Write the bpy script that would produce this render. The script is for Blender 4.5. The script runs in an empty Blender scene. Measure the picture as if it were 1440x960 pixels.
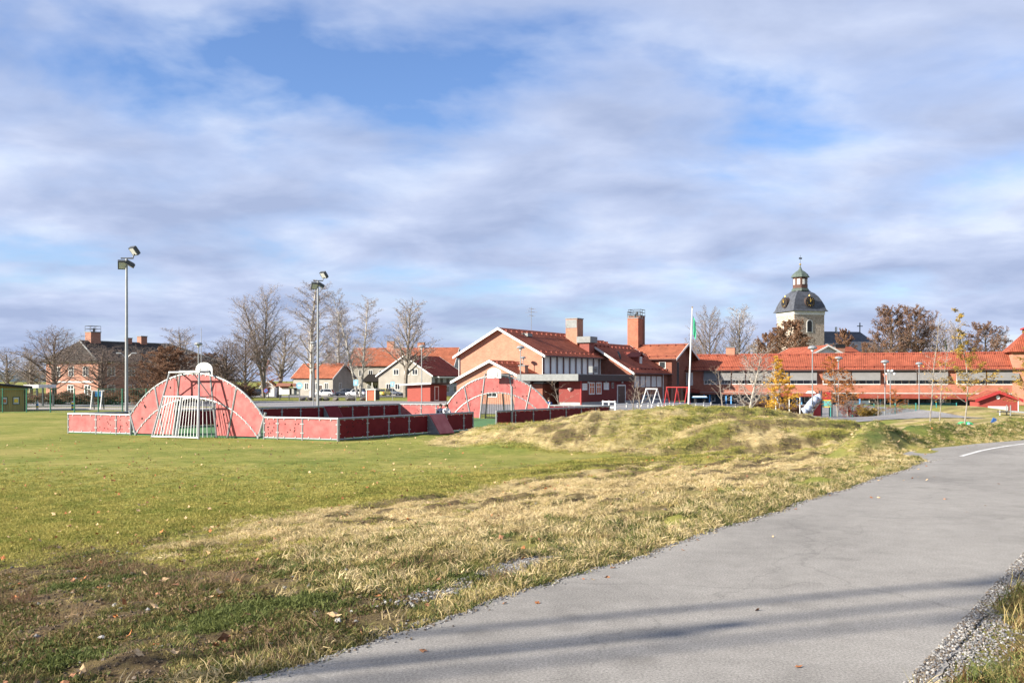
import bpy, bmesh, math, random
import numpy as np
from mathutils import Vector, Matrix

R = math.radians
random.seed(7)
rng = np.random.default_rng(7)
SC = bpy.context.scene
COL = SC.collection
F, CX, YH, CAMZ = 1400.0, 720.0, 535.0, 2.71

# ------------------------------------------------------------------ camera
cam_data = bpy.data.cameras.new('camera')
cam_data.sensor_width = 36.0
cam_data.lens = 35.0
cam_data.shift_y = (YH - 480.0) / 1440.0
cam_data.clip_start = 0.1
cam_data.clip_end = 30000.0
cam = bpy.data.objects.new('camera', cam_data)
cam.location = (0, 0, CAMZ)
cam.rotation_euler = (R(90), 0, 0)
COL.objects.link(cam)
SC.camera = cam

# ------------------------------------------------------------------ sky and sun
SUN_AZ = (-0.935, -0.355)
SUN_EL = 24.0
world = bpy.data.worlds.new('World')
SC.world = world
world.use_nodes = True
wn, wl = world.node_tree.nodes, world.node_tree.links
wn.clear()
w_out = wn.new('ShaderNodeOutputWorld')
w_bg = wn.new('ShaderNodeBackground')
w_bg.inputs['Strength'].default_value = 0.05
wl.new(w_bg.outputs[0], w_out.inputs[0])
sky = wn.new('ShaderNodeTexSky')
sky.sky_type = 'NISHITA'
sky.sun_disc = False
sky.sun_elevation = R(SUN_EL)
sky.sun_rotation = math.atan2(SUN_AZ[0], SUN_AZ[1])
sky.air_density = 1.0
sky.dust_density = 0.4
sky.ozone_density = 1.6
tc = wn.new('ShaderNodeTexCoord')
sep = wn.new('ShaderNodeSeparateXYZ')
wl.new(tc.outputs['Generated'], sep.inputs[0])


def wmath(op, a, b=None, clamp=False):
    n = wn.new('ShaderNodeMath')
    n.operation = op
    n.use_clamp = clamp
    for i, v in enumerate((a, b)):
        if v is None:
            continue
        if isinstance(v, (int, float)):
            n.inputs[i].default_value = v
        else:
            wl.new(v, n.inputs[i])
    return n.outputs[0]


def wnoise(vec, scale, detail, rough, dist=0.0):
    n = wn.new('ShaderNodeTexNoise')
    n.inputs['Scale'].default_value = scale
    n.inputs['Detail'].default_value = detail
    n.inputs['Roughness'].default_value = rough
    n.inputs['Distortion'].default_value = dist
    wl.new(vec, n.inputs['Vector'])
    return n.outputs['Fac']


def wramp(fac, stops):
    n = wn.new('ShaderNodeValToRGB')
    el = n.color_ramp.elements
    while len(el) < len(stops):
        el.new(0.5)
    for e, (p, c) in zip(el, stops):
        e.position = p
        e.color = (c, c, c, 1) if isinstance(c, (int, float)) else (*c, 1)
    wl.new(fac, n.inputs['Fac'])
    return n.outputs['Color']


def wmix(fac, a, b):
    n = wn.new('ShaderNodeMix')
    n.data_type = 'RGBA'
    for sock, v in ((n.inputs['Factor'], fac), (n.inputs['A'], a), (n.inputs['B'], b)):
        if isinstance(v, tuple):
            sock.default_value = (*v, 1)
        elif isinstance(v, (int, float)):
            sock.default_value = v
        else:
            wl.new(v, sock)
    return n.outputs['Result']


# clouds lie on a flat layer overhead: direction divided by its height
zc = wmath('MAXIMUM', sep.outputs['Z'], 0.0)
zd = wmath('ADD', zc, 0.20)
cx_ = wmath('DIVIDE', sep.outputs['X'], zd)
cy_ = wmath('DIVIDE', sep.outputs['Y'], zd)
cmb = wn.new('ShaderNodeCombineXYZ')
wl.new(wmath('ADD', wmath('MULTIPLY', cx_, 0.95), 0.05), cmb.inputs['X'])
wl.new(wmath('ADD', cy_, 0.60), cmb.inputs['Y'])
cmb.inputs['Z'].default_value = 31.6
n_big = wnoise(cmb.outputs[0], 1.05, 6.0, 0.52, 0.15)
n_mid = wnoise(cmb.outputs[0], 2.6, 8.0, 0.52, 0.2)
# the same cloud a little towards the sun: where it thins that way the cloud's edge is lit
shv = wn.new('ShaderNodeVectorMath')
shv.operation = 'ADD'
wl.new(cmb.outputs[0], shv.inputs[0])
shv.inputs[1].default_value = (SUN_AZ[0] * 0.11, SUN_AZ[1] * 0.11, 0.03)
n_sun = wnoise(shv.outputs[0], 2.6, 8.0, 0.52, 0.2)
lit = wmath('SUBTRACT', n_mid, n_sun)
low = wmath('MAXIMUM', wmath('MULTIPLY', wmath('SUBTRACT', 0.11, zc), 0.9), 0.0)
cover = wmath('ADD', wmath('ADD', wmath('MULTIPLY', n_big, 0.60), wmath('MULTIPLY', n_mid, 0.40)), low)
mask = wramp(cover, [(0.375, 0.0), (0.465, 0.74), (0.55, 1.0)])
n_tone = wmath('SUBTRACT', n_mid, wmath('MULTIPLY', lit, 0.9))
tone = wramp(n_tone, [(0.33, (5.9, 6.5, 7.8)), (0.48, (4.35, 5.0, 6.75)), (0.66, (3.1, 3.75, 5.5))])
skyc = wmix(1.0, sky.outputs[0], sky.outputs[0])
blue = wn.new('ShaderNodeMix')
blue.data_type = 'RGBA'
blue.blend_type = 'MULTIPLY'
blue.inputs['Factor'].default_value = 1.0
wl.new(sky.outputs[0], blue.inputs['A'])
blue.inputs['B'].default_value = (0.92, 1.08, 1.45, 1)
final = wmix(mask, blue.outputs['Result'], tone)
wl.new(final, w_bg.inputs['Color'])

sun_data = bpy.data.lights.new('sun', 'SUN')
sun_data.energy = 5.0
sun_data.angle = R(0.53)
sun_data.color = (1.0, 0.91, 0.78)
sun = bpy.data.objects.new('sun', sun_data)
ce, se = math.cos(R(SUN_EL)), math.sin(R(SUN_EL))
sdir = Vector((SUN_AZ[0] * ce, SUN_AZ[1] * ce, se)).normalized()
sun.rotation_euler = sdir.to_track_quat('Z', 'Y').to_euler()
sun.location = (-60, -20, 40)
COL.objects.link(sun)

SC.view_settings.view_transform = 'Standard'
SC.view_settings.look = 'None'
SC.view_settings.gamma = 1.0
SC.view_settings.exposure = 1.45
SC.cycles.use_denoising = True
SC.cycles.max_bounces = 4
SC.cycles.use_adaptive_sampling = True
SC.cycles.adaptive_threshold = 0.02
SC.cycles.transparent_max_bounces = 6

# ------------------------------------------------------------------ helpers: materials
MATS = {}


def mat(name, col, rough=0.8, var=0.12, scale=3.0, metal=0.0, bump=0.0, bscale=40.0, col2=None, spec=0.3,
        detail=5.0, obj_random=0.0, coords='Object', stretch=None, lo=0.35, hi=0.65, trans=0.0):
    if name in MATS:
        return MATS[name]
    m = bpy.data.materials.new(name)
    m.use_nodes = True
    nt = m.node_tree
    n, l = nt.nodes, nt.links
    b = n['Principled BSDF']
    b.inputs['Roughness'].default_value = rough
    b.inputs['Metallic'].default_value = metal
    b.inputs['Specular IOR Level'].default_value = spec
    tcn = n.new('ShaderNodeTexCoord')
    vec = tcn.outputs[coords]
    if stretch:
        mp = n.new('ShaderNodeMapping')
        mp.inputs['Scale'].default_value = stretch
        l.new(vec, mp.inputs['Vector'])
        vec = mp.outputs[0]
    nz = n.new('ShaderNodeTexNoise')
    nz.inputs['Scale'].default_value = scale
    nz.inputs['Detail'].default_value = detail
    nz.inputs['Roughness'].default_value = 0.6
    l.new(vec, nz.inputs['Vector'])
    if col2 is None:
        col2 = tuple(min(1, c * (1 + var)) for c in col)
        col = tuple(c * (1 - var) for c in col)
    rp = n.new('ShaderNodeValToRGB')
    rp.color_ramp.elements[0].position = lo
    rp.color_ramp.elements[1].position = hi
    rp.color_ramp.elements[0].color = (*col, 1)
    rp.color_ramp.elements[1].color = (*col2, 1)
    l.new(nz.outputs['Fac'], rp.inputs['Fac'])
    csock = rp.outputs['Color']
    if obj_random:
        oi = n.new('ShaderNodeObjectInfo')
        hv = n.new('ShaderNodeHueSaturation')
        mm = n.new('ShaderNodeMapRange')
        mm.inputs['To Min'].default_value = 1 - obj_random
        mm.inputs['To Max'].default_value = 1 + obj_random
        l.new(oi.outputs['Random'], mm.inputs['Value'])
        l.new(mm.outputs[0], hv.inputs['Value'])
        l.new(csock, hv.inputs['Color'])
        csock = hv.outputs['Color']
    l.new(csock, b.inputs['Base Color'])
    if bump:
        bz = n.new('ShaderNodeTexNoise')
        bz.inputs['Scale'].default_value = bscale
        bz.inputs['Detail'].default_value = 4.0
        l.new(tcn.outputs[coords], bz.inputs['Vector'])
        bp = n.new('ShaderNodeBump')
        bp.inputs['Strength'].default_value = bump
        bp.inputs['Distance'].default_value = 0.02
        l.new(bz.outputs['Fac'], bp.inputs['Height'])
        l.new(bp.outputs[0], b.inputs['Normal'])
    if trans:
        tr = n.new('ShaderNodeBsdfTranslucent')
        l.new(csock, tr.inputs['Color'])
        mx = n.new('ShaderNodeMixShader')
        mx.inputs[0].default_value = trans
        l.new(b.outputs[0], mx.inputs[1])
        l.new(tr.outputs[0], mx.inputs[2])
        l.new(mx.outputs[0], n['Material Output'].inputs[0])
    MATS[name] = m
    return m


def brick_mat(name, c1, c2, mortar, bw=0.25, rh=0.078):
    if name in MATS:
        return MATS[name]
    m = mat(name, c1, 0.9, 0.1, 1.3, spec=.08)
    n, l = m.node_tree.nodes, m.node_tree.links
    b = n['Principled BSDF']
    tcn = n.new('ShaderNodeTexCoord')
    sp = n.new('ShaderNodeSeparateXYZ')
    l.new(tcn.outputs['Object'], sp.inputs[0])
    ad = n.new('ShaderNodeMath')
    ad.operation = 'ADD'
    l.new(sp.outputs['X'], ad.inputs[0])
    l.new(sp.outputs['Y'], ad.inputs[1])
    cb = n.new('ShaderNodeCombineXYZ')
    l.new(ad.outputs[0], cb.inputs['X'])
    l.new(sp.outputs['Z'], cb.inputs['Y'])
    br = n.new('ShaderNodeTexBrick')
    br.inputs['Scale'].default_value = 1.0
    br.inputs['Brick Width'].default_value = bw
    br.inputs['Row Height'].default_value = rh
    br.inputs['Mortar Size'].default_value = 0.008
    br.inputs['Color1'].default_value = (*c1, 1)
    br.inputs['Color2'].default_value = (*c2, 1)
    br.inputs['Mortar'].default_value = (*mortar, 1)
    l.new(cb.outputs[0], br.inputs['Vector'])
    mx = n.new('ShaderNodeMix')
    mx.data_type = 'RGBA'
    mx.blend_type = 'MULTIPLY'
    mx.inputs['Factor'].default_value = 0.55
    l.new(br.outputs['Color'], mx.inputs['A'])
    nz = n.new('ShaderNodeTexNoise')
    nz.inputs['Scale'].default_value = 0.9
    nz.inputs['Detail'].default_value = 8.0
    nz.inputs['Roughness'].default_value = 0.7
    l.new(tcn.outputs['Object'], nz.inputs['Vector'])
    rp = n.new('ShaderNodeValToRGB')
    rp.color_ramp.elements[0].position = 0.3
    rp.color_ramp.elements[1].position = 0.7
    rp.color_ramp.elements[0].color = (0.62, 0.60, 0.58, 1)
    rp.color_ramp.elements[1].color = (1.2, 1.15, 1.1, 1)
    l.new(nz.outputs['Fac'], rp.inputs['Fac'])
    l.new(rp.outputs['Color'], mx.inputs['B'])
    l.new(mx.outputs['Result'], b.inputs['Base Color'])
    return m


def tile_mat(name, c1, c2):
    """pan tiles: ridges down the slope, courses across it, weathered patches"""
    if name in MATS:
        return MATS[name]
    m = mat(name, c1, 0.85, 0.1, 1.0, spec=.1)
    n, l = m.node_tree.nodes, m.node_tree.links
    b = n['Principled BSDF']
    tcn = n.new('ShaderNodeTexCoord')
    br = n.new('ShaderNodeTexBrick')
    br.offset = 0.0
    br.inputs['Scale'].default_value = 1.0
    br.inputs['Brick Width'].default_value = 0.25
    br.inputs['Row Height'].default_value = 0.34
    br.inputs['Mortar Size'].default_value = 0.03
    br.inputs['Color1'].default_value = (*c1, 1)
    br.inputs['Color2'].default_value = (*c2, 1)
    br.inputs['Mortar'].default_value = (c1[0] * 0.42, c1[1] * 0.42, c1[2] * 0.42, 1)
    l.new(tcn.outputs['UV'], br.inputs['Vector'])
    nz = n.new('ShaderNodeTexNoise')
    nz.inputs['Scale'].default_value = 0.6
    nz.inputs['Detail'].default_value = 8.0
    nz.inputs['Roughness'].default_value = 0.68
    l.new(tcn.outputs['Object'], nz.inputs['Vector'])
    rp = n.new('ShaderNodeValToRGB')
    rp.color_ramp.elements[0].position = 0.32
    rp.color_ramp.elements[1].position = 0.68
    rp.color_ramp.elements[0].color = (0.56, 0.54, 0.53, 1)
    rp.color_ramp.elements[1].color = (1.18, 1.12, 1.08, 1)
    l.new(nz.outputs['Fac'], rp.inputs['Fac'])
    mx = n.new('ShaderNodeMix')
    mx.data_type = 'RGBA'
    mx.blend_type = 'MULTIPLY'
    mx.inputs['Factor'].default_value = 0.85
    l.new(br.outputs['Color'], mx.inputs['A'])
    l.new(rp.outputs['Color'], mx.inputs['B'])
    l.new(mx.outputs['Result'], b.inputs['Base Color'])
    bp = n.new('ShaderNodeBump')
    bp.inputs['Strength'].default_value = 0.6
    bp.inputs['Distance'].default_value = 0.04
    l.new(br.outputs['Fac'], bp.inputs['Height'])
    bp.invert = True
    l.new(bp.outputs[0], b.inputs['Normal'])
    return m


# ------------------------------------------------------------------ helpers: meshes
class MB:
    def __init__(s):
        s.v, s.f, s.uv = [], [], None

    def add(s, vs, fs):
        o = len(s.v)
        s.v.extend(tuple(p) for p in vs)
        s.f.extend(tuple(i + o for i in f) for f in fs)
        return s

    def box(s, x0, x1, y0, y1, z0, z1, M=None):
        vs = [Vector((x, y, z)) for x in (x0, x1) for y in (y0, y1) for z in (z0, z1)]
        if M is not None:
            vs = [M @ p for p in vs]
        return s.add(vs, [(0, 1, 3, 2), (4, 6, 7, 5), (0, 4, 5, 1), (2, 3, 7, 6), (0, 2, 6, 4), (1, 5, 7, 3)])

    def tube(s, p, q, r0, r1=None, n=6, cap=True):
        p, q = Vector(p), Vector(q)
        r1 = r0 if r1 is None else r1
        d = q - p
        if d.length < 1e-6:
            return s
        d.normalize()
        a = d.cross(Vector((0, 0, 1)) if abs(d.z) < 0.9 else Vector((1, 0, 0))).normalized()
        b = d.cross(a)
        vs = []
        for c, r in ((p, r0), (q, r1)):
            for k in range(n):
                t = 2 * math.pi * k / n
                vs.append(c + (a * math.cos(t) + b * math.sin(t)) * r)
        fs = [(k, n + k, n + (k + 1) % n, (k + 1) % n) for k in range(n)]
        if cap:
            fs += [tuple(range(n)), tuple(range(2 * n - 1, n - 1, -1))]
        return s.add(vs, fs)

    def path(s, pts, r, n=6):
        for a, b in zip(pts[:-1], pts[1:]):
            s.tube(a, b, r, None, n)
        return s

    def prism(s, poly, off):
        """closed solid: polygon (3D points) swept by vector off"""
        off = Vector(off)
        n = len(poly)
        vs = [Vector(p) for p in poly] + [Vector(p) + off for p in poly]
        fs = [tuple(range(n - 1, -1, -1)), tuple(range(n, 2 * n))]
        fs += [(k, (k + 1) % n, n + (k + 1) % n, n + k) for k in range(n)]
        return s.add(vs, fs)

    def lathe(s, prof, n=10, c=(0, 0, 0)):
        vs, fs = [], []
        for r, z in prof:
            for k in range(n):
                t = 2 * math.pi * k / n
                vs.append((c[0] + r * math.cos(t), c[1] + r * math.sin(t), c[2] + z))
        for j in range(len(prof) - 1):
            for k in range(n):
                fs.append((j * n + k, j * n + (k + 1) % n, (j + 1) * n + (k + 1) % n, (j + 1) * n + k))
        fs.append(tuple(range(n - 1, -1, -1)))
        fs.append(tuple((len(prof) - 1) * n + k for k in range(n)))
        return s.add(vs, fs)

    def rings(s, rings, cap=True):
        n = len(rings[0])
        vs = [p for r in rings for p in r]
        fs = []
        for j in range(len(rings) - 1):
            for k in range(n):
                fs.append((j * n + k, j * n + (k + 1) % n, (j + 1) * n + (k + 1) % n, (j + 1) * n + k))
        if cap:
            fs.append(tuple(range(n - 1, -1, -1)))
            fs.append(tuple((len(rings) - 1) * n + k for k in range(n)))
        return s.add(vs, fs)

    def mesh(s, name, m, smooth=False, fix=True):
        me = bpy.data.meshes.new(name)
        me.from_pydata(s.v, [], s.f)
        if fix:
            bm = bmesh.new()
            bm.from_mesh(me)
            bmesh.ops.recalc_face_normals(bm, faces=bm.faces)
            bm.to_mesh(me)
            bm.free()
        if smooth:
            me.polygons.foreach_set('use_smooth', [True] * len(me.polygons))
        ms = m if isinstance(m, (list, tuple)) else [m]
        for q in ms:
            me.materials.append(q)
        return me

    def build(s, name, m, parent=None, smooth=False, fix=True, loc=None):
        o = bpy.data.objects.new(name, s.mesh(name, m, smooth, fix))
        COL.objects.link(o)
        if parent is not None:
            o.parent = parent
        if loc is not None:
            o.location = loc
        return o


def thing(name, label, cat, loc=(0, 0, 0), rz=0.0, group=None):
    o = bpy.data.objects.new(name, None)
    o.empty_display_size = 0.2
    o.location = loc
    o.rotation_euler = (0, 0, rz)
    COL.objects.link(o)
    return tag(o, label, cat, group)


def tag(o, label, cat, group=None, kind=None):
    o['label'] = label
    if cat:
        o['category'] = cat
    if group:
        o['group'] = group
    if kind:
        o['kind'] = kind
    return o


def dup(root, loc=None, rz=None, label=None, scale=None):
    r = root.copy()
    COL.objects.link(r)
    if loc is not None:
        r.location = loc
    if rz is not None:
        r.rotation_euler = (0, 0, rz)
    if scale is not None:
        r.scale = scale if isinstance(scale, tuple) else (scale,) * 3
    if label:
        r['label'] = label
    for ch in list(root.children):
        c = ch.copy()
        COL.objects.link(c)
        c.parent = r
        for g in list(ch.children):
            d = g.copy()
            COL.objects.link(d)
            d.parent = c
    return r


def PX(px, d):
    return (px - CX) / F * d


def PZ(py, d):
    return CAMZ - (py - YH) / F * d


def sat(o, dr, px):
    """distance along the ground line o + s*dr at which it crosses image column px"""
    k = (px - CX) / F
    return (k * o[1] - o[0]) / (dr[0] - k * dr[1])


# ------------------------------------------------------------------ terrain
TD = np.array((0.558, 0.83))
ND = np.array((-0.83, 0.558))
P0 = np.array((-0.11, 7.6))
ARENA = dict(A=(-22.9, 51.4), B=(-7.8, 44.6), C=(6.58, 67.2), D=(-8.2, 72.5))


def sstep(a, b, x):
    t = np.clip((x - a) / (b - a), 0, 1)
    return t * t * (3 - 2 * t)


_wr = np.random.default_rng(3)
_WV = []
for _oct in range(5):
    for _k in range(6):
        _a = _wr.uniform(0, 2 * math.pi)
        _f = 2 ** _oct * _wr.uniform(0.8, 1.25)
        _WV.append((math.cos(_a) * _f, math.sin(_a) * _f, _wr.uniform(0, 6.28), 0.5 ** _oct))


def waves(x, y, wl, o0=0, o1=5):
    s = np.zeros_like(x)
    tot = 0
    for i, (a, b, p, w) in enumerate(_WV):
        if o0 <= i // 6 < o1:
            s += np.sin((a * x + b * y) * (2 * math.pi / wl) + p) * w
            tot += w * w * 0.5
    return s / math.sqrt(tot)


BANK = np.array([(8.6, 24.9), (10.6, 27.5), (14.1, 30.4), (21.0, 35.2), (30, 41)])


def seg_dist(x, y, pts):
    best = np.full_like(x, 1e9)
    for (ax, ay), (bx, by) in zip(pts[:-1], pts[1:]):
        dx, dy = bx - ax, by - ay
        t = np.clip(((x - ax) * dx + (y - ay) * dy) / (dx * dx + dy * dy), 0, 1)
        best = np.minimum(best, np.hypot(x - ax - t * dx, y - ay - t * dy))
    return best


def coords_su(x, y):
    rx, ry = x - P0[0], y - P0[1]
    return rx * ND[0] + ry * ND[1], rx * TD[0] + ry * TD[1]


def in_arena(x, y, grow=0.0):
    k = [np.array(ARENA[c]) for c in 'ABCD']
    ins = np.full(x.shape, 1e9)
    for i in range(4):
        a, b = k[i], k[(i + 1) % 4]
        d = (b - a) / np.linalg.norm(b - a)
        ins = np.minimum(ins, -(d[1] * (x - a[0]) - d[0] * (y - a[1])))
    return ins + grow


def furrow(x, y, s):
    w = sstep(20, 30, y)
    sw = np.where(y < 26.5, s, -0.50 * x + 0.866 * y - 17.0) + 0.22 * waves(x, y, 9.0, 0, 2)
    return sw, np.mod(sw / 1.9, 1.0)


def terrain(x, y):
    x = np.asarray(x, float)
    y = np.asarray(y, float)
    s, u = coords_su(x, y)
    q = -0.64 * (x - 9.5) + 0.77 * (y - 24.0)
    dd = np.maximum(np.maximum(s, q), 0)
    base = 1.0 - sstep(0.2, 10.5, dd)
    onpath = sstep(0.35, 0.0, s) * sstep(0.3, 0.0, q)
    right = sstep(-3.0, -4.2, s) * sstep(19, 15, u)
    base = base - 0.045 * onpath * sstep(-3.2, -2.95, s) - 0.008 + 0.06 * right * waves(x, y, 1.9) * sstep(-3.4, -4.8, s)
    # mound beside the court
    rx = np.where(x < 9.0, 13.0, 8.2)
    e = ((x - 9.0) / rx) ** 2 + ((y - 43.5) / 8.0) ** 2
    e = e * (1 + 0.10 * waves(x, y, 9.0, 0, 3))
    m = np.clip(1.0 - e, -0.5, 1)
    m = np.where(m > 0.12, m, 0.12 * np.exp((m - 0.12) / 0.12))
    mound = 1.52 * m - 0.01
    z = base * (1 - 0.55 * np.clip(m, 0, 1)) + np.maximum(mound, 0)
    # old ploughing ridges along the slope
    rid = sstep(3, 10, u) * sstep(2.0, 4.5, s) * sstep(50, 42, y) * sstep(30, 20, x) * sstep(13.5 + 0.0 * x, 10.0, s - 12 * np.clip(m, 0, .4))
    sw, fr = furrow(x, y, s)
    saw = np.where(fr < 0.3, sstep(0, 0.3, fr), 1 - (fr - 0.3) / 0.7)
    z = z + rid * (0.09 + 0.16 * sstep(15, 23, u)) * (saw - 0.5)
    # small bank along the joining path
    bd = seg_dist(x, y, BANK)
    z = z + 0.50 * np.exp(-(bd / 0.80) ** 2) * sstep(-0.2, 0.9, q) * (1 + 0.15 * waves(x, y, 3.0, 0, 3))
    # green hillock by the climbing hut
    e2 = ((x - 32.8) / 4.8) ** 2 + ((y - 72) / 6.0) ** 2
    z = z + 0.95 * np.exp(-e2 * 1.4)
    z = z + 0.42 * sstep(20, 27, x) * sstep(34, 46, y) * sstep(72, 60, y) * sstep(60, 45, x)
    # far ground falls away gently
    z = z - 0.006 * np.clip(y - 125, 0, 200) - 0.0005 * np.clip(y - 325, 0, 4000)
    z = z - 0.55 * sstep(18, 30, x) * sstep(72, 88, y) * sstep(400, 160, y)
    # unevenness
    rough = sstep(0.0, 1.2, s) * (1 - sstep(-1.5, 0.5, in_arena(x, y, 0.6)))
    amp = 0.012 + 0.034 * np.maximum(sstep(12.0, 8.0, dd), sstep(1.0, .8, e)) * sstep(60, 48, y)
    z = z + rough * sstep(90, 60, y) * amp * (1 - .45 * sstep(7, 2, u)) * (waves(x, y, 3.5) * 0.8 + waves(x, y, 0.8, 0, 4) * 0.55)
    z = z + 0.03 * rough * waves(x, y, 30.0, 0, 2)
    return z


def tz(x, y):
    return float(terrain(np.array([x]), np.array([y]))[0])


def zones(x, y):
    """straw, earth and lush weights of the ground"""
    s, u = coords_su(x, y)
    q = -0.64 * (x - 9.5) + 0.77 * (y - 24.0)
    wob = waves(x, y, 7.0, 0, 4)
    e = ((x - 9.0) / np.where(x < 9.0, 13.0, 8.2)) ** 2 + ((y - 43.5) / 8.0) ** 2
    straw = sstep(10.7, 9.6, s + 0.35 * wob) * sstep(0.9, 2.2, s + 0.5 * wob) * sstep(0.2, 3.0, u - 0.37 * s + 0.8 * wob)
    straw = np.maximum(straw, 0.95 * sstep(1.02, 0.86, e + 0.05 * wob))
    # greener strips that also paint the ridges' lee-side shade; patches on the mound top
    sw, fr = furrow(x, y, s)
    strip_ = np.where(fr < 0.40, 1.0, sstep(0.62, 0.42, fr)) * sstep(16, 22, u) * sstep(3.0, 5.0, s) * sstep(-1.2, 0.3, waves(x + 7, y, 5.0, 0, 3))
    topgreen = sstep(0.2, 1.0, waves(x + 3, y, 6.5, 0, 4)) * sstep(0.9, 0.6, e) * 0.35
    straw = straw * (1 - 0.85 * np.maximum(strip_ * sstep(2.5, 7.0, x), topgreen))
    straw = straw * (1 - 0.7 * sstep(0.5, 1.4, wob) * sstep(5, 1, s))
    straw = straw * (1 - sstep(1.7, 0.7, seg_dist(x, y, BANK)) * sstep(0.2, 1.2, q) * 0.9)
    earth = sstep(11.8, 9.4, s + 0.5 * wob) * sstep(2.6, 0.2, u - 0.37 * s + 0.8 * wob) * sstep(0.15, 0.7, s + 0.2 * wob)
    earth = np.maximum(earth, sstep(-3.1, -3.6, s) * sstep(18, 14, u))
    earth = np.maximum(earth, 0.8 * (fr < 0.3) * (fr > 0.04) * sstep(0.0, 0.6, waves(u * .5, s, 2.0, 0, 4)) * sstep(12, 18, u) * sstep(3.0, 5.0, s) * sstep(14, 11, s) * sstep(50, 45, y))  # dark earth on the steep sides also carries their shade
    earth = np.maximum(earth, 0.9 * (fr < 0.24) * (fr > 0.02) * sstep(0.15, 0.5, waves(u * .35, s, 1.6, 0, 4)) * sstep(5, 9, u) * sstep(2.0, 3.5, s) * sstep(12, 9.5, s))
    rut = waves(u * 0.42, s, 1.1, 0, 4) + 0.35 * waves(x, y, 6.0, 0, 3)
    earth = np.maximum(earth, 0.95 * sstep(0.50, 0.70, rut) * straw * sstep(62, 45, y))
    lush_shade = np.zeros_like(x)
    for bx_, by_, ra, rb, wt in ((-1.9, 7.7, .7, .26, .75), (-.55, 8.6, .35, .15, .6), (-2.9, 6.4, .3, .18, .6), (1.3, 10.6, .7, .15, .5), (4.5, 15.2, .7, .12, .5), (-.2, 11.0, .5, .15, .45), (-4.6, 10.6, .4, .2, .4)):
        du, ds_ = (x - bx_) * TD[0] + (y - by_) * TD[1], (x - bx_) * ND[0] + (y - by_) * ND[1]
        lush_shade = np.maximum(lush_shade, wt * np.exp(-((du / ra) ** 2 + (ds_ / rb) ** 2)) * (1 + .35 * waves(x, y, .7, 0, 4)))
    lush_shade = np.clip(lush_shade, 0, 1) * sstep(0.2, 0.8, s)
    lush_shade = np.maximum(lush_shade, 0.75 * np.exp(-(seg_dist(x, y, BANK) / 0.9) ** 2) * sstep(0.1, 0.6, q) * (0.8 + 0.3 * waves(x, y, 1.5, 0, 4)))  # dark green puts the shade of the bank's slope into the colour
    lush_shade = np.clip(lush_shade, 0, 1)
    return straw, earth, lush_shade


def axis(parts):
    out = []
    for a, b, st in parts:
        out.extend(np.arange(a, b, st))
    return out


ys = axis([(-40, -6, 2.0), (-6, 4, 0.5), (4, 16, 0.10), (16, 32, 0.2), (32, 60, 0.4), (60, 110, 1.2), (110, 330, 6)])
while ys[-1] < 9000:
    ys.append(ys[-1] * 1.16)
xs = axis([(-60, -26, 1.0), (-26, -13, 0.35), (-13, 13, 0.13), (13, 30, 0.35), (30, 70, 1.2)])
k = 72.0
while k < 9000:
    xs.append(k)
    xs.insert(0, -k + 10)
    k *= 1.2
xs, ys = np.array(xs), np.array(ys)
GX, GY = np.meshgrid(xs, ys)
GZ = terrain(GX.ravel(), GY.ravel())
nx, ny = len(xs), len(ys)
idx = np.arange(nx * ny).reshape(ny, nx)
quads = np.stack([idx[:-1, :-1], idx[:-1, 1:], idx[1:, 1:], idx[1:, :-1]], -1).reshape(-1, 4)
me = bpy.data.meshes.new('ground')
me.vertices.add(nx * ny)
me.vertices.foreach_set('co', np.stack([GX.ravel(), GY.ravel(), GZ], -1).ravel().astype(np.float32))
me.loops.add(quads.size)
me.loops.foreach_set('vertex_index', quads.ravel().astype(np.int32))
me.polygons.add(len(quads))
me.polygons.foreach_set('loop_start', (np.arange(len(quads)) * 4).astype(np.int32))
me.polygons.foreach_set('loop_total', np.full(len(quads), 4, np.int32))
me.polygons.foreach_set('use_smooth', np.ones(len(quads), bool))
me.update(calc_edges=True)
zs, ze, zl = zones(GX.ravel(), GY.ravel())
at = me.color_attributes.new('zone', 'FLOAT_COLOR', 'POINT')
at.data.foreach_set('color', np.stack([zs, ze, zl, np.ones_like(zs)], -1).ravel().astype(np.float32))


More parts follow.
